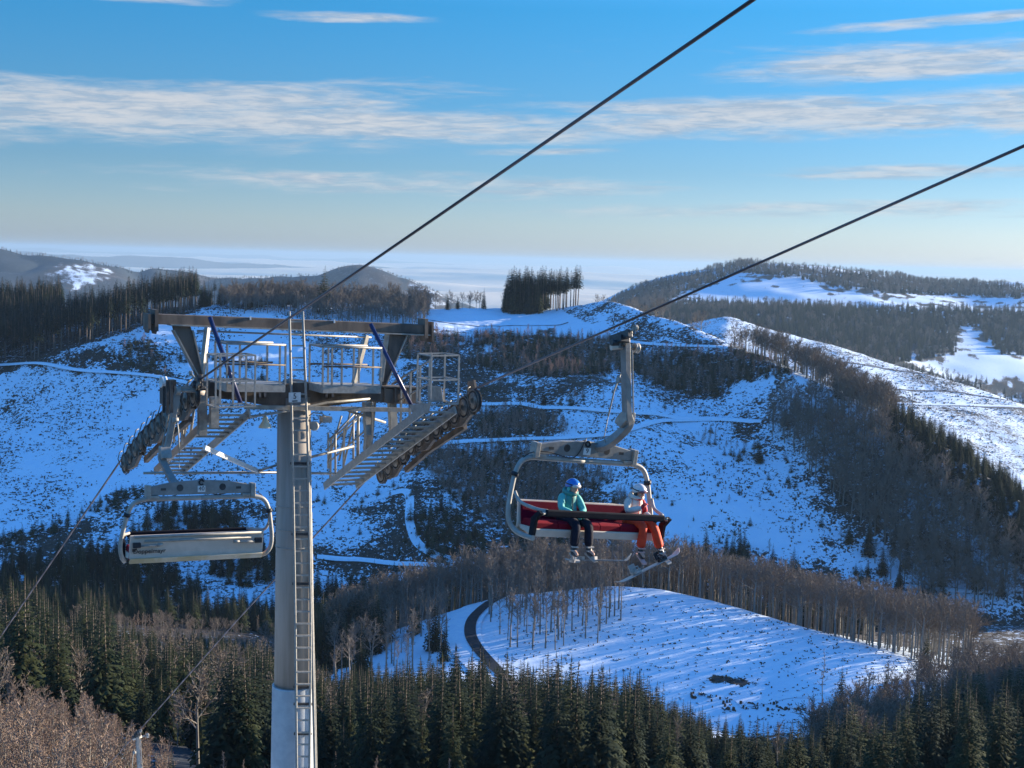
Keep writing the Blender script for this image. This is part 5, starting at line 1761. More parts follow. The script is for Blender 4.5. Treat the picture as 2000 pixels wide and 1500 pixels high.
# near slopes, bottom of the picture
BIG = [(-300, 1195), (2300, 1195), (2300, 2600), (-300, 2600)]
scatter('front_spruce', [(625, 1395), (700, 1385), (860, 1385), (1090, 1400), (1200, 1428), (1290, 1450), (1400, 1480), (1580, 1515), (1650, 2000), (600, 2000)], 120, 350, 4.2, {'spruce': 1.0, 'tall_beech': .05}, {'spruce': (10.5, 19), 'tall_beech': (9, 13)},
        'dark green spruce in the dense stand below the snowy clearing', 'spruces in the dense stand below the snowy clearing', thin=lambda X_, Y_, px, py: fbm(X_ / 14, Y_ / 14, 2, 91) > -.34)
scatter('corner_spruce', [(1590, 1500), (1640, 1430), (1720, 1418), (1850, 1395), (2300, 1380), (2300, 2400), (1580, 2400)], 110, 300, 6.6, {'spruce': 1.0}, (9, 18),
        'sunlit olive spruce on the lower right slope below the bare beeches', 'spruces on the lower right slope')
scatter('corner_brush', [(1560, 1520), (1640, 1415), (1700, 1385), (1850, 1330), (2300, 1290), (2300, 1420), (1800, 1450), (1600, 1600)], 200, 400, 4.2, {'beech': 1, 'sapling': 1}, {'beech': (9, 13), 'sapling': (6, 9)},
        'brown leafless beech among the spruces at the right end of the clearing', 'bare trees beside the right end of the clearing', seed=3)
scatter('left_brush', [(-300, 1415), (60, 1425), (200, 1440), (300, 1475), (345, 1530), (360, 2400), (-300, 2400)], 75, 230, 2.5, {'sapling': 1.0}, (4.5, 8.5),
        'slender leafless brown sapling in the thicket at the lower left', 'brown saplings of the lower left thicket', amin=-.5, amax=-.1)
scatter('left_young', [(-300, 1425), (60, 1435), (200, 1450), (300, 1485), (345, 1540), (360, 2400), (-300, 2400)], 80, 200, 11, {'young_spruce': 1.0, 'spruce': 1}, (4, 8),
        'small green spruce rising from the brown thicket at the lower left', 'small spruces in the brown thicket', amin=-.5, amax=-.1, seed=2)
scatter('left_spruce', [(-300, 1222), (250, 1236), (560, 1262), (640, 1330), (650, 1420), (560, 1560), (400, 1600), (350, 1530), (290, 1470), (200, 1435), (0, 1415), (-300, 1410)], 130, 520, 5.4, {'spruce': 1.0, 'beech': .10, 'sapling': .08}, {'spruce': (10, 21), 'beech': (9, 14), 'sapling': (7, 10)},
        'dark spruce on the wooded slope left of the mast', 'spruces on the slope left of the mast', thin=lambda X_, Y_, px, py: ~inpoly(px, py, [(190, 1262), (240, 1262), (242, 1300), (195, 1305)]) & (fbm(X_ / 30, Y_ / 30, 2, 9) > -.35))
scatter('left_beech', [(160, 1205), (480, 1222), (640, 1240), (640, 1300), (480, 1250), (330, 1262), (180, 1240)], 380, 560, 6.0, {'beech': 1.0, 'sapling': .4}, {'beech': (11, 16), 'sapling': (8, 12)},
        'pale brown leafless beech above the valley road', 'bare beeches along the valley road')
scatter('shoulder', [(2100, 900), (2800, 900), (2800, 1500), (2100, 1500)], 290, 420, 9, {'spruce': 1.0}, (12, 18), 'spruce beyond the right edge', 'spruces beyond the right edge', amin=.42, amax=.75, seed=9)  # unseen spruces on the added shading humps
# the knoll
scatter('knoll_beech', None, 380, 520, 4.1, {'tall_beech': 1.0, 'beech': .25}, {'tall_beech': (16, 22.5), 'beech': (15, 20)},
        'tall bare beech with a thin grey trunk behind the snowy knoll', 'tall beeches behind the snowy knoll',
        thin=lambda X_, Y_, px, py: (Y_ > CREST(Y_, X_, 6) + 3) & (Y_ < CREST(Y_, X_, 6) + 52) & (px > 640) & (px < 1900))
scatter('knoll_slope', [(940, 1178), (1010, 1172), (1080, 1170), (1200, 1160), (1225, 1200), (1180, 1260), (1060, 1275), (980, 1262), (955, 1215)], 340, 440, 4.6, {'tall_beech': 1.0}, (15, 20),
        'slender beech with a long dark trunk standing on the snow beside the road', 'slender beeches on the snow beside the road', seed=5)
scatter('knoll_left', [(640, 1300), (720, 1252), (860, 1205), (890, 1200), (880, 1290), (800, 1330), (650, 1360)], 350, 440, 6.0, {'tall_beech': 1.0, 'spruce': .2}, {'tall_beech': (13, 18), 'spruce': (12, 17)},
        'thin leafless tree on the snow bank left of the road', 'thin trees on the snow bank left of the road', seed=6)
scatter('knoll_conifer', [(630, 1240), (745, 1222), (750, 1262), (650, 1330), (600, 1330)], 400, 560, 5, {'spruce': 1}, (13, 20),
        'tall spruce at the left end of the knoll beside the mast', 'spruces at the left end of the knoll')
# the big hill
WOODM = lambda X_, Y_, px, py: (Y_ > CREST(Y_, X_, 8) + 1)
scatter('wood_front', None, 760, 990, 5.6, {'tall_spruce': 1.0}, (21, 27), 'tall thin-trunked spruce in the dark wood on the upper left hill', 'tall spruces in the dark wood on the left hill',
        thin=lambda X_, Y_, px, py: WOODM(X_, Y_, px, py) & (px < 386) & (px > -200) & ((Y_ < CREST(Y_, X_, 8) + 70) | (px < 120)), amin=-.5, amax=-.2)
scatter('wood_gap', [(380, 592), (560, 580), (600, 600), (400, 612)], 880, 1010, 7, {'spruce': 1, 'tall_spruce': .4}, (13, 18), 'small dark spruce on the skyline between the wood and the hillock', 'spruces on the skyline behind the hillock')
scatter('hillock_beech', [(560, 585), (620, 575), (760, 585), (838, 606), (836, 640), (700, 640), (640, 632), (560, 618), (430, 612), (430, 596)], 845, 935, 4.8, {'beech': 1.0, 'sapling': .35}, {'beech': (11, 16.5), 'sapling': (6, 10)},
        'reddish brown bare tree on the snowy hillock above the mast', 'bare trees on the hillock above the mast')
scatter('field_trees', [(800, 606), (990, 602), (990, 592), (800, 596)], 905, 990, 5.5, {'beech': 1.0, 'spruce': .22}, {'beech': (9, 13), 'spruce': (10, 15)}, 'small greyish tree in the row behind the snow field', 'trees in the row behind the snow field')
scatter('grove', [(984, 607), (1000, 598), (1150, 582), (1158, 590), (1090, 608), (1010, 612)], 866, 960, 3.7, {'tall_spruce': 1.0}, (23, 29), 'tall dark spruce in the grove at the edge of the snow field', 'spruces of the grove beside the snow field')
scatter('grove_skirt', [(982, 609), (1000, 596), (1070, 598), (1062, 612), (1010, 614)], 866, 950, 4.0, {'spruce': 1.0}, (17, 25), 'full-skirted spruce at the left side of the grove', 'full-skirted spruces at the left of the grove')
scatter('mound_row', None, 760, 930, 6.5, {'beech': 1.0, 'sapling': .3}, {'beech': (12, 17), 'sapling': (7, 9)}, 'leafless tree behind the brow of the mound', 'bare trees behind the brow of the mound',
        thin=lambda X_, Y_, px, py: (Y_ > CREST(Y_, X_, 9) + 6) & (Y_ < CREST(Y_, X_, 9) + 45) & (((px > 1225) & (px < 1310)) | ((px > 1350) & (px < 1440))))
scatter('mound_back', None, 880, 960, 7, {'beech': 1.0}, (7, 9), 'low spreading bare tree right of the spruce grove', 'low bare trees right of the grove', thin=lambda X_, Y_, px, py: (Y_ > CREST(Y_, X_, 9) + 4) & (Y_ < CREST(Y_, X_, 9) + 20) & (px > 1155) & (px < 1200))
scatter('bench_scrub', SHRUB_BAND, 660, 850, 2.7, {'red_sapling': 1.0, 'young_spruce': 1.3}, {'red_sapling': (4.5, 8.5), 'young_spruce': (4.5, 8.5)}, 'brown sapling or dark young spruce in the belt below the snow field', 'scrub belt below the snow field', thin=clump(26, -.42, 71))
scatter('brown_scrub', BROWN_A, 600, 760, 2.4, {'red_sapling': 1.0, 'young_spruce': .3}, (4, 8), 'reddish sapling between the two snowy tracks', 'reddish saplings between the snowy tracks', thin=clump(16, -.3, 72))
scatter('brown_slope', BROWN_B, 575, 720, 2.5, {'red_sapling': 1.0, 'young_spruce': .4}, {'red_sapling': (5, 9), 'young_spruce': (4, 7.5)}, 'reddish brown sapling on the steep slope behind the occupied chair', 'saplings on the steep slope behind the chair', thin=clump(20, -.32, 73))
scatter('dark_patch', DARK_A, 570, 680, 3.8, {'young_spruce': 1.0, 'spruce': .3}, (5, 9), 'young spruce in the dark patch beside the snow lane', 'young spruces in the patch beside the snow lane')
scatter('lower_forest', LOW_DARK, 490, 690, 4.4, {'spruce': 1.0, 'sapling': .12, 'young_spruce': .35}, {'spruce': (9, 16), 'sapling': (5, 8), 'young_spruce': (4, 8)}, 'dark spruce in the forest belt at the foot of the big hill', 'spruces at the foot of the big hill',
        thin=lambda X_, Y_, px, py: (fbm(X_ / 28, Y_ / 22, 3, 75) > np.where(px < 330, -.6, -.2)))
scatter('hedge', [(-80, 1055), (60, 1035), (150, 1000), (260, 950), (300, 962), (240, 990), (150, 1022), (50, 1062), (-80, 1080)], 566, 700, 4.0, {'young_spruce': 1.0}, (3.5, 6), 'dark bush in the line of bushes crossing the lower left snow slope', 'bushes crossing the lower left snow slope')
scatter('left_scrub', [(170, 690), (230, 672), (330, 655), (400, 690), (520, 700), (520, 760), (400, 752), (300, 742), (240, 706)], 680, 850, 3.6, {'young_spruce': 1.0, 'red_sapling': .3}, (3, 7.0), 'dark shrub on the upper left snow slope', 'shrubs on the upper left snow slope', thin=clump(18, -.1, 76))
scatter('left_scrub2', [(215, 755), (300, 735), (345, 790), (300, 850), (220, 870), (160, 820)], 640, 800, 7.0, {'young_spruce': 1.0, 'red_sapling': .4}, (1.8, 3.6), 'small shrub dotting the blue shaded snow slope', 'small shrubs dotting the shaded snow slope', thin=clump(12, 0.02, 77))
scatter('open_scrub', [(560, 700), (880, 710), (1060, 740), (1230, 730), (1500, 800), (1490, 850), (1600, 970), (1760, 1150), (900, 1120), (620, 1090), (570, 980)], 575, 820, 6.0, {'young_spruce': 1.0, 'red_sapling': .5}, (1.6, 5.4), 'young spruce scattered over the snowy clear-cut hill', 'young spruces scattered over the clear-cut hill', thin=clump(14, 0.03, 78))
scatter('dark_clump', [(930, 760), (1100, 745), (1140, 780), (1110, 800), (940, 790)], 650, 780, 4.6, {'young_spruce': 1.0, 'red_sapling': .4}, (3, 6.5), 'dark young spruce above the upper snowy track', 'young spruces above the upper snowy track', thin=clump(12, -.12, 79))
scatter('dark_gully', [(1360, 830), (1480, 830), (1500, 860), (1500, 900), (1440, 900), (1370, 870)], 600, 760, 4.4, {'young_spruce': 1.0, 'red_sapling': .8}, (3, 6.5), 'dark scrub below the right end of the snowy track', 'scrub below the right end of the track', thin=clump(12, -.2, 80))
scatter('flank_beech', FLANK, 566, 800, 4.9, {'beech': 1.0, 'spruce': .06}, {'beech': (13, 19), 'spruce': (10, 14)}, 'broad leafless beech in the wood covering the right flank of the hill', 'beeches on the right flank of the hill', thin=lambda X_, Y_, px, py: ~((px > 1735) & (Y_ > CREST(Y_, X_, 9) - 46)))
scatter('flank_top', None, 560, 790, 4.4, {'spruce': 1.0}, (9, 14), 'green spruce in the band along the top of the right flank', 'spruces along the top of the right flank',
        thin=lambda X_, Y_, px, py: (Y_ > CREST(Y_, X_, 9) - 52) & (Y_ < CREST(Y_, X_, 9) + 14) & (px > 1735))
scatter('flank_crest', None, 640, 860, 6.5, {'beech': 1.0, 'sapling': .2, 'spruce': .06}, (11, 15), 'bare tree along the descending ridge right of the mound', 'bare trees along the descending ridge',
        thin=lambda X_, Y_, px, py: (Y_ > CREST(Y_, X_, 9) - 12) & (Y_ < CREST(Y_, X_, 9) + 12) & (px > 1440) & (px < 1750))
scatter('flank_low', [(1640, 1040), (1760, 1060), (2300, 1130), (2300, 1215), (1800, 1215), (1720, 1130)], 566, 640, 7.5, {'spruce': 1.0, 'beech': .5}, {'spruce': (10, 17), 'beech': (11, 15)}, 'dark spruce low on the right flank above the white track', 'spruces low on the right flank', seed=4)
# far hills
scatter('cut_edge', None, 1380, 1560, 9, {'sapling': 1.0, 'young_spruce': .5}, (4, 8), 'low bush on the skyline of the far cleared slope', 'bushes on the skyline of the far cleared slope', thin=lambda X_, Y_, px, py: (Y_ > CREST(Y_, X_, 11) - 10) & (Y_ < CREST(Y_, X_, 11) + 25) & (px > 1400) & (fbm(X_ / 40, Y_ / 40, 2, 3) > -.1))
scatter('cut_foot', [(1800, 825), (2000, 850), (2200, 900), (2200, 960), (2000, 910), (1850, 850)], 1010, 1300, 12, {'young_spruce': 1.0}, (3, 6), 'dark bush at the foot of the far cleared slope', 'bushes at the foot of the far cleared slope', thin=clump(30, 0, 81))
scatter('far_crest', F_A, 2600, 3500, 10.5, {'spruce': 1.0, 'beech': .9}, (13, 19), 'tree of the wood along the top of the distant right hill', 'wood along the top of the distant right hill')
scatter('far_slope', F_B, 1900, 3000, 11.5, {'spruce': 1.0, 'beech': .12}, (15, 21), 'spruce of the dark plantation on the distant right hill', 'plantation on the distant right hill')
scatter('far_foot', F_C, 1850, 2300, 10, {'beech': .6, 'spruce': .8}, (9, 15), 'tree in the wooded fringe behind the far cleared slope', 'wooded fringe behind the far cleared slope', thin=clump(60, -.15, 82))
scatter('ridge_trees', None, 5050, 5700, 15, {'spruce': 1.0, 'beech': 1}, (8, 15), 'tiny tree on the skyline of the remote blue ridge', 'skyline trees of the remote ridge', thin=lambda X_, Y_, px, py: (np.abs(Y_ - CREST(Y_, X_, 18)) < 22) & (px < 900))
scatter('peak_trees', None, 4700, 5050, 14, {'beech': 1.0}, (8, 14), 'tiny tree on the skyline of the rounded blue peak', 'skyline trees of the rounded peak', thin=lambda X_, Y_, px, py: (np.abs(Y_ - CREST(Y_, X_, 18)) < 22) & (px > 580) & (px < 900), seed=8)


def one(region, px, py, y0, y1, h, kind, var, label, group=None, hidden=0):
    REG[region] = (label, group)
    p = ground_at(px, py, y0, y1)
    SPEC.append((p.x, p.y, p.z - 0.15, h, kind, var, region))


one('lone_spruce', 630, 610, 845, 930, 30, 'spruce', 4, 'single tall spruce rising above the bare trees of the hillock')
one('snag_left', 56, 1300, 200, 420, 10, 'white', 0, 'pale leafless tree with white branches at the left edge')
one('clearing_birch', 1606, 1378, 335, 390, 17, 'thin', 0, 'single thin leafless tree standing at the edge of the clearing')
one('cut_tree', 1782, 790, 1010, 1400, 19, 'thin', 1, 'lone bare tree on the far cleared slope')
one('field_conifer', 1079, 662, 780, 850, 4.5, 'young_spruce', 0, 'small round conifer left of two at the lower edge of the snow field')
one('field_conifer2', 1107, 665, 780, 850, 4.0, 'young_spruce', 1, 'small round conifer right of two at the lower edge of the snow field')
one('slope_spruce', 1062, 790, 650, 780, 9, 'spruce', 0, 'narrow upright spruce beside the upper snowy track')
one('slope_spruce2', 960 + 522, 905, 600, 760, 13, 'spruce', 1, 'dark spruce at the edge of the beech wood below the track')
one('big_conifer', 1808, 1330, 335, 400, 14, 'spruce', 4, 'dark broad spruce standing between the knoll wood and the brown brush')
one('edge_conifer', 1640, 1400, 300, 345, 13.5, 'spruce', 2, 'broad dark spruce at the right lower edge of the clearing')
one('edge_conifer2', 1600 + 130, 1385, 300, 345, 11, 'spruce', 4, 'wide spruce in front of the sunlit ridge end')
for px, py, h in ((58, 1345, 23), (95, 1330, 20), (205, 1330, 24), (22, 1335, 17), (150, 1345, 18), (1700, 1440, 13)):
    if px < 1000: one('big_spruce%d' % px, px, py, 200, 520, h * .62, 'spruce', px % 5, 'large full spruce standing out of the wooded slope at the far left', 'large spruces at the far left')
for i, (px, h) in enumerate([(435, 7), (476, 7), (655, 7.5), (738, 7.2), (765, 7.4), (803, 7.8), (877, 7.0), (515, 6.4)]):
    y_ = 118 + (i * 7) % 20
    a_, _e = ray(px, 1500)
    REG['bottom_birch'] = ('pinkish bare birch top at the bottom edge of the picture beside the mast', 'birches at the foot of the picture')
    a_ = float(a_)
    z_ = float(zt(a_ * y_, y_))
    etop = float(ray(px, [1462, 1478, 1462, 1470, 1470, 1462, 1476, 1490][i])[1])
    SPEC.append((a_ * y_, y_, z_, etop * y_ - z_, 'birch', i % 2, 'bottom_birch'))
# odd kinds
tr, lb, tw = bare_tree(501, spread=.42, fork=.22, limbs=9, sub=(5, 4), trunk_r=.022, up=1.1, twr=.006)
reg('white', tr, [(lb[0], lb[1], 0), (tw[0], tw[1], 0)], [m_birch])
for s_ in range(2):
    tr, lb, tw = bare_tree(511 + s_, spread=[.10, .26][s_], fork=[.3, .25][s_], limbs=12, sub=(4, 3, 2), trunk_r=[.008, .016][s_], up=.8, twr=.0022, low=4)
    reg('thin', tr, [(lb[0], lb[1], 0), (tw[0], tw[1], 1)], [m_beech, m_twig])
for s_ in range(2):
    tr, lb, tw = bare_tree(521 + s_, spread=.11, fork=.35, limbs=15, sub=(5, 4, 3), trunk_r=.008, up=1.6, twr=.002)
    reg('birch', tr, [(lb[0], lb[1], 0), (tw[0], tw[1], 1)], [m_birch, m_twig2])

# which trees does the picture show, and how large
SPEC.sort(key=lambda q: q[1])
BW, BH = 1000, 750
buf = np.zeros((BH, BW), np.uint8)
WF = {'spruce': .17, 'tall_spruce': .09, 'beech': .28, 'tall_beech': .12, 'sapling': .2, 'red_sapling': .22, 'young_spruce': .26, 'white': .4, 'thin': .1, 'birch': .1}
seen = []
arr = np.array([(q[0], q[1], q[2], q[3]) for q in SPEC])
PX0, PY0 = proj(arr[:, 0], arr[:, 1], arr[:, 2]); PX1, PY1 = proj(arr[:, 0], arr[:, 1], arr[:, 2] + arr[:, 3])
EM = emax(arr[:, 0], arr[:, 1])
for i, q in enumerate(SPEC):
    top, bot = PY1[i] / 2, PY0[i] / 2
    # the ground in front hides everything below this row
    _, pe = proj(q[0], q[1], EM[i] * q[1] - 0.3)
    bot = min(bot, pe / 2)
    x = PX1[i] / 2; hw = max(0.5, WF[q[4]] * q[3] / q[1] * F_PX / 2)
    if bot <= top or x < -hw or x > BW + hw or top >= BH: seen.append(0); continue
    y0_, y1_ = int(max(top, 0)), int(min(bot, BH))
    tot_ = 0; fr = 0
    full = max(bot - top, 1)
    for yy in range(y0_, max(y1_, y0_ + 1)):
        if yy >= BH: break
        f_ = (yy - top) / full
        ww = hw * (f_ if 'spruce' in q[4] else min(1, .4 + 1.5 * f_) if f_ < .6 else .35)
        xa, xb = int(max(x - ww, 0)), int(min(x + ww + 1, BW))
        if xb > xa:
            seg = buf[yy, xa:xb]
            fr += int((seg == 0).sum())
            seg[:] = 1
    seen.append(fr)
seen = np.array(seen)

CAT = {'spruce': ('spruce_tree', 'spruce tree'), 'tall_spruce': ('spruce_tree', 'spruce tree'), 'young_spruce': ('young_spruce', 'small conifer'), 'beech': ('bare_tree', 'bare tree'), 'tall_beech': ('bare_tree', 'bare tree'),
       'sapling': ('bare_sapling', 'sapling'), 'red_sapling': ('bare_sapling', 'sapling'), 'white': ('bare_tree', 'bare tree'), 'thin': ('bare_tree', 'bare tree'), 'birch': ('birch_tree', 'birch')}
FAM = {k: v[0] for k, v in CAT.items()}
LIMIT = {'spruce_tree': 285, 'bare_tree': 285, 'young_spruce': 280, 'bare_sapling': 280, 'birch_tree': 40}
order = np.argsort(-seen)
picked = set()
cnt = {}
# at least one individual of every variant (the masses below repeat those meshes), then the largest seen
for i in order:
    fam = FAM[SPEC[i][4]]
    special = REG[SPEC[i][6]][1] is None or SPEC[i][6] == 'bottom_birch'
    if seen[i] < 3 and not special: continue
    if special or cnt.get(fam, 0) < LIMIT[fam]:
        picked.add(int(i)); cnt[fam] = cnt.get(fam, 0) + 1
SHORT = {'front_spruce': 'dark spruce in the stand below the snowy clearing', 'lower_forest': 'dark conifer at the foot of the big hill', 'flank_beech': 'leafless beech on the right flank of the hill',
         'knoll_beech': 'tall bare beech behind the snowy knoll', 'left_spruce': 'tree on the wooded slope left of the mast', 'corner_spruce': 'olive spruce on the lower right slope', 'left_brush': 'brown sapling in the lower left thicket'}
ZONES = {'front_spruce': [(800, 'close beside the mast'), (1010, 'below the curving road'), (1250, 'below the slender beeches'), (9999, 'nearest the brush heap')],
         'lower_forest': [(230, 'at the far left edge'), (560, 'behind the empty chair'), (960, 'just beside the mast'), (9999, 'behind the knoll wood')],
         'flank_beech': [(1640, 'beside the open clear-cut'), (1820, 'in the middle of the wood'), (9999, 'at its far edge')],
         'knoll_beech': [(980, 'beside the road'), (1330, 'below the occupied chair'), (1600, 'in the middle of the row'), (9999, 'at the low end of the row')],
         'left_spruce': [(200, 'above the brown thicket'), (420, 'near the hanging grip arm'), (9999, 'close to the mast')],
         'corner_spruce': [(1780, 'near the sunlit ridge end'), (9999, 'at the outer corner')],
         'left_brush': [(150, 'at the outer edge'), (9999, 'near the hanging grip arm')]}
SRC = {}
rot_rng = np.random.default_rng(77)
for i in sorted(picked):
    x, y, z, h, kind, var, region = SPEC[i]
    nm, cat = CAT[kind]
    label, grp = REG[region]
    if grp is not None and region in ('left_spruce', 'front_spruce', 'lower_forest', 'left_brush', 'corner_brush', 'knoll_left', 'left_beech', 'brown_slope', 'brown_scrub', 'bench_scrub', 'flank_beech', 'flank_low', 'hillock_beech', 'field_trees', 'left_young', 'left_scrub', 'left_scrub2', 'open_scrub', 'dark_clump', 'dark_gully', 'mound_row', 'flank_crest', 'far_crest', 'far_slope', 'far_foot', 'cut_edge', 'dark_patch', 'wood_gap'):
        place = grp.split(' ', 1)[1] if False else grp
        KIND_TXT = {'spruce_tree': 'dark conical spruce', 'bare_tree': 'leafless beech', 'young_spruce': 'dark bushy young spruce', 'bare_sapling': 'thin brown leafless sapling'}
        where = {'left_spruce': 'on the wooded slope left of the mast', 'front_spruce': 'in the dense stand below the snowy clearing', 'lower_forest': 'in the forest belt at the foot of the big hill', 'left_brush': 'in the brown thicket at the lower left',
                 'corner_brush': 'by the right end of the clearing', 'knoll_left': 'on the snow bank left of the road', 'left_beech': 'above the valley road', 'brown_slope': 'on the steep slope behind the occupied chair', 'brown_scrub': 'between the two snowy tracks',
                 'bench_scrub': 'in the belt below the snow field', 'flank_beech': 'in the wood on the right flank of the hill', 'flank_low': 'low on the right flank above the white track', 'hillock_beech': 'on the snowy hillock above the mast',
                 'field_trees': 'in the row behind the snow field', 'left_young': 'rising out of the brown thicket at the lower left', 'left_scrub': 'in the dark scrub on the upper left snow slope', 'left_scrub2': 'dotting the blue shaded left slope', 'open_scrub': 'scattered on the snowy clear-cut hill',
                 'dark_clump': 'just above the upper snowy track', 'dark_gully': 'below the right end of the snowy track', 'mound_row': 'behind the brow of the mound', 'flank_crest': 'along the descending ridge right of the mound', 'far_crest': 'along the top of the distant right hill',
                 'far_slope': 'in the plantation on the distant right hill', 'far_foot': 'in the fringe behind the far cleared slope', 'cut_edge': 'on the skyline of the far cleared slope', 'dark_patch': 'in the dark patch beside the snow lane', 'wood_gap': 'on the skyline behind the hillock'}[region]
        label = KIND_TXT[nm] + ' ' + where
        grp = KIND_TXT[nm] + ' trees ' + where
    zone = ZONES.get(region)
    if zone:
        pxx = PX1[i]
        for lim, txt in zone:
            if pxx < lim: break
        base = SHORT[region]
        if region in ('left_spruce', 'lower_forest', 'flank_beech', 'front_spruce'): base = {'spruce_tree': 'dark spruce', 'bare_tree': 'leafless beech', 'young_spruce': 'young conifer', 'bare_sapling': 'brown sapling'}[nm] + ' ' + base.split(' ', {'left_spruce': 1, 'lower_forest': 2, 'flank_beech': 2, 'front_spruce': 2}[region])[-1]
        label = base + ', ' + txt; grp = (grp + ', ' + txt)[:110]
    root = empty(nm, (x, y, z))
    root.rotation_euler = (float(rot_rng.normal(0, .025)), float(rot_rng.normal(0, .025)), float(rot_rng.uniform(0, 6.28)))
    wx = float(rot_rng.uniform(.8, 1.28))
    root.scale = (h * wx, h * wx, h)
    tag(root, label, cat, grp)
    tm, cm = TREES[kind][var]
    to = link_mesh('trunk', tm, root); co = link_mesh('crown', cm, root)
    SRC.setdefault((kind, var), (to, co))


def mass(name, items, label, cat):
    """the remaining smaller trees of a kind as one object: points that carry copies of the tree meshes"""
    if not items: return
    P = np.array([(SPEC[i][0], SPEC[i][1], SPEC[i][2]) for i in items], np.float32)
    me = bpy.data.meshes.new(name)
    me.vertices.add(len(P)); me.vertices.foreach_set('co', P.ravel())
    keys = sorted({(SPEC[i][4], SPEC[i][5]) for i in items})
    at_s = me.attributes.new('h', 'FLOAT', 'POINT'); at_s.data.foreach_set('value', np.array([SPEC[i][3] for i in items], np.float32))
    at_r = me.attributes.new('r', 'FLOAT', 'POINT'); at_r.data.foreach_set('value', rot_rng.uniform(0, 6.28, len(P)).astype(np.float32))
    at_w = me.attributes.new('w', 'FLOAT', 'POINT'); at_w.data.foreach_set('value', rot_rng.uniform(.8, 1.28, len(P)).astype(np.float32))
    at_k = me.attributes.new('k', 'INT', 'POINT'); at_k.data.foreach_set('value', np.array([keys.index((SPEC[i][4], SPEC[i][5])) for i in items], np.int32))
    ob = link_mesh(name, me)
    ng = bpy.data.node_groups.new(name, 'GeometryNodeTree')
    ng.interface.new_socket('Geometry', in_out='INPUT', socket_type='NodeSocketGeometry')
    ng.interface.new_socket('Geometry', in_out='OUTPUT', socket_type='NodeSocketGeometry')
    N = ng.nodes; Lk = ng.links
    gi = N.new('NodeGroupInput'); go = N.new('NodeGroupOutput'); jn = N.new('GeometryNodeJoinGeometry')
    def attr(nm_, typ):
        a = N.new('GeometryNodeInputNamedAttribute'); a.data_type = typ; a.inputs[0].default_value = nm_
        return a.outputs[0]
    ah, ar, aw, ak = attr('h', 'FLOAT'), attr('r', 'FLOAT'), attr('w', 'FLOAT'), attr('k', 'INT')
    rc = N.new('ShaderNodeCombineXYZ'); Lk.new(ar, rc.inputs[2])
    mu = N.new('ShaderNodeMath'); mu.operation = 'MULTIPLY'; Lk.new(ah, mu.inputs[0]); Lk.new(aw, mu.inputs[1])
    sc = N.new('ShaderNodeCombineXYZ'); Lk.new(mu.outputs[0], sc.inputs[0]); Lk.new(mu.outputs[0], sc.inputs[1]); Lk.new(ah, sc.inputs[2])
    for n_, key in enumerate(keys):
        cmp_ = N.new('FunctionNodeCompare'); cmp_.data_type = 'INT'; cmp_.operation = 'EQUAL'
        Lk.new(ak, cmp_.inputs[2]); cmp_.inputs[3].default_value = n_
        for src in SRC[key]:
            oi = N.new('GeometryNodeObjectInfo'); oi.inputs[0].default_value = src; oi.transform_space = 'ORIGINAL'
            ip = N.new('GeometryNodeInstanceOnPoints')
            Lk.new(gi.outputs[0], ip.inputs['Points']); Lk.new(cmp_.outputs[0], ip.inputs['Selection'])
            Lk.new(oi.outputs['Geometry'], ip.inputs['Instance']); Lk.new(rc.outputs[0], ip.inputs['Rotation']); Lk.new(sc.outputs[0], ip.inputs['Scale'])
            Lk.new(ip.outputs[0], jn.inputs[0])
    Lk.new(jn.outputs[0], go.inputs[0])
    md = ob.modifiers.new('trees', 'NODES'); md.node_group = ng
    tag(ob, label, cat, None, 'stuff')


# variants that no individual uses fall back to one that is
def fix(i):
    q = SPEC[i]
    if (q[4], q[5]) in SRC: return True
    for (k, v) in SRC:
        if k == q[4]:
            SPEC[i] = (*q[:5], v, q[6]); return True
    return False


rest = [i for i in range(len(SPEC)) if i not in picked and fix(i)]
mass('spruce_forest', [i for i in rest if FAM[SPEC[i][4]] == 'spruce_tree'], 'mass of smaller and more distant dark spruces', 'forest')
mass('bare_wood', [i for i in rest if FAM[SPEC[i][4]] in ('bare_tree', 'birch_tree')], 'mass of smaller and more distant leafless beeches', 'forest')
mass('conifer_scrub', [i for i in rest if FAM[SPEC[i][4]] == 'young_spruce'], 'low dark conifer scrub over the snowy slopes', 'scrub')
mass('sapling_thicket', [i for i in rest if FAM[SPEC[i][4]] == 'bare_sapling'], 'brown leafless thicket of saplings on the slopes', 'scrub')
print('TREES', len(SPEC), 'picked', cnt, 'visible', int((seen >= 3).sum()))

# ------------------------------------------------------------------ stumps and felled branches on the snow
m_deb = material('dead_wood', (0.05, 0.04, 0.032), 0.9, scale=2, col2=(0.13, 0.10, 0.075), spec=0.05)


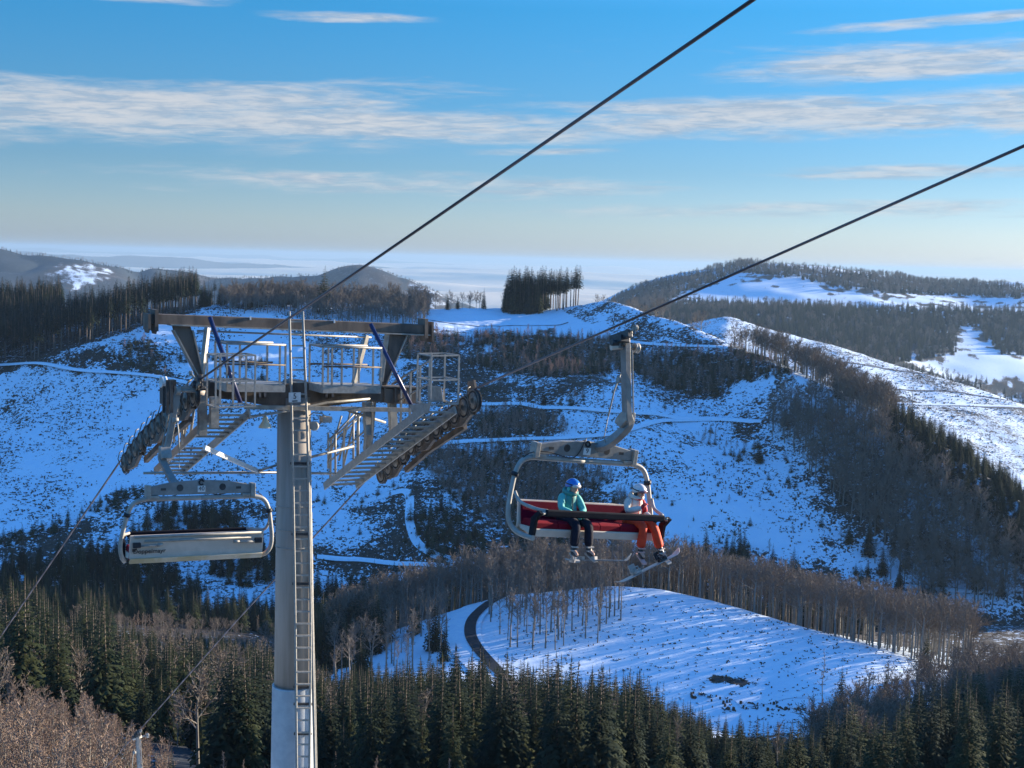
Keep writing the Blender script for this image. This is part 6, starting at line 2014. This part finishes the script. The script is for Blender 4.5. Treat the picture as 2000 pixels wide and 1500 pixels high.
def debris(name, poly_list, y0, y1, n, size, label, seed, dens=None):
    g = np.random.default_rng(seed)
    V = []; Fc = []
    tries = 0; made = 0
    Xs = []; 
    a_lo, a_hi = -0.42, 0.42
    Yc = np.sqrt(g.uniform(y0 ** 2, y1 ** 2, n * 3)); Xc = g.uniform(a_lo, a_hi, n * 3) * Yc
    Zc = zt(Xc, Yc); px, py = proj(Xc, Yc, Zc)
    ok = np.zeros(len(Xc), bool)
    for p in poly_list: ok |= inpoly(px, py, p)
    ok &= ~inpoly(px, py, FIELD)
    if dens: ok &= fbm(Xc / dens, Yc / dens, 3, seed) > g.uniform(-.2, .38, len(Xc))
    idx = np.nonzero(ok)[0][:n]
    for i in idx:
        s = g.uniform(*size); o = len(V)
        c = np.array([Xc[i], Yc[i], Zc[i]])
        if g.random() < .45:       # stump: short 5-sided post
            r_ = .22 * s; hh = .5 * s
            for k in range(5):
                t_ = k * 1.2566
                V.append(c + (math.cos(t_) * r_ * 1.2, math.sin(t_) * r_ * 1.2, -.2)); V.append(c + (math.cos(t_) * r_, math.sin(t_) * r_, hh * g.uniform(.9, 1.1)))
            for k in range(5):
                k2 = (k + 1) % 5
                Fc += [(o + 2 * k, o + 2 * k2, o + 2 * k2 + 1), (o + 2 * k, o + 2 * k2 + 1, o + 2 * k + 1)]
            Fc += [(o + 1, o + 3, o + 5), (o + 1, o + 5, o + 7), (o + 1, o + 7, o + 9)]
        else:                      # brush: crossed blades and a lying branch
            for k in range(5):
                a = g.uniform(0, 6.28); L = s * g.uniform(.4, 1.3); up_ = g.uniform(.05, .55) * s
                w_ = .10 * s
                o = len(V)
                V += [c + (math.cos(a + 1.6) * w_, math.sin(a + 1.6) * w_, -.1), c - (math.cos(a + 1.6) * w_, math.sin(a + 1.6) * w_, -.02), c + (math.cos(a) * L, math.sin(a) * L, up_ * .4), c + (math.cos(a) * L * .5, math.sin(a) * L * .5, up_)]
                Fc += [(o, o + 1, o + 2), (o, o + 3, o + 2), (o + 1, o + 3, o + 2)]
    me = mesh_np(name, np.array(V), np.array(Fc), [m_deb])
    tag(link_mesh(name, me), label, 'brushwood', None, 'stuff')


HILL = [(-200, 690), (60, 712), (300, 625), (420, 600), (560, 592), (830, 610), (1180, 662), (1200, 583), (1440, 668), (1640, 770), (1620, 800), (1500, 850), (1600, 970), (1790, 1180), (900, 1180), (-200, 1100)]
debris('felled_brushwood', [HILL], 566, 930, 26000, (.5, 1.5), 'stumps and dark brushwood strewn over the clear-cut snow slopes', 3, 22)
debris('knoll_stumps', [[(960, 1180), (1200, 1145), (1500, 1205), (1850, 1312), (1700, 1420), (1500, 1440), (1200, 1430), (1000, 1330)]], 330, 445, 1900, (.25, .9), 'small stumps dotting the snowy knoll clearing', 4)
debris('far_brushwood', [[(1400, 600), (1500, 635), (2000, 780), (2100, 900), (2000, 960), (1500, 700)]], 1010, 1600, 9000, (.9, 2.4), 'dark brushwood on the far cleared slope', 6, 50)
debris('log_pile', [[(1455, 1372), (1470, 1364), (1570, 1378), (1570, 1388), (1480, 1388)], [(1350, 1352), (1430, 1365), (1420, 1378), (1350, 1366)], [(1400, 1378), (1460, 1372), (1465, 1386), (1410, 1390)]], 335, 400, 1500, (.8, 1.8), 'heap of felled branches lying on the snowy clearing', 8)
debris('brush_heap', [[(1372, 1324), (1395, 1316), (1450, 1322), (1482, 1334), (1450, 1342), (1395, 1334)]], 335, 400, 900, (.7, 1.5), 'long dark heap of brushwood lying on the snowy clearing', 12)

# ------------------------------------------------------------------ haze
hz = MB(); hz.box((0, 120000, -290), (210000, 0, 0), (0, 240200, 0), (0, 0, 700))
hm = bpy.data.materials.new('haze'); hm.use_nodes = True
hm.node_tree.nodes.clear()
ht = NT(hm.node_tree)
pv = ht.node('ShaderNodeVolumePrincipled', {'Density': 0.000048, 'Color': (0.29, 0.42, 0.56, 1), 'Anisotropy': 0.2})
ho = ht.node('ShaderNodeOutputMaterial'); ht.l.new(pv.outputs[0], ho.inputs['Volume'])
tag(hz.build('haze', hm), 'thin blue haze over the hills', 'haze', None, 'stuff')
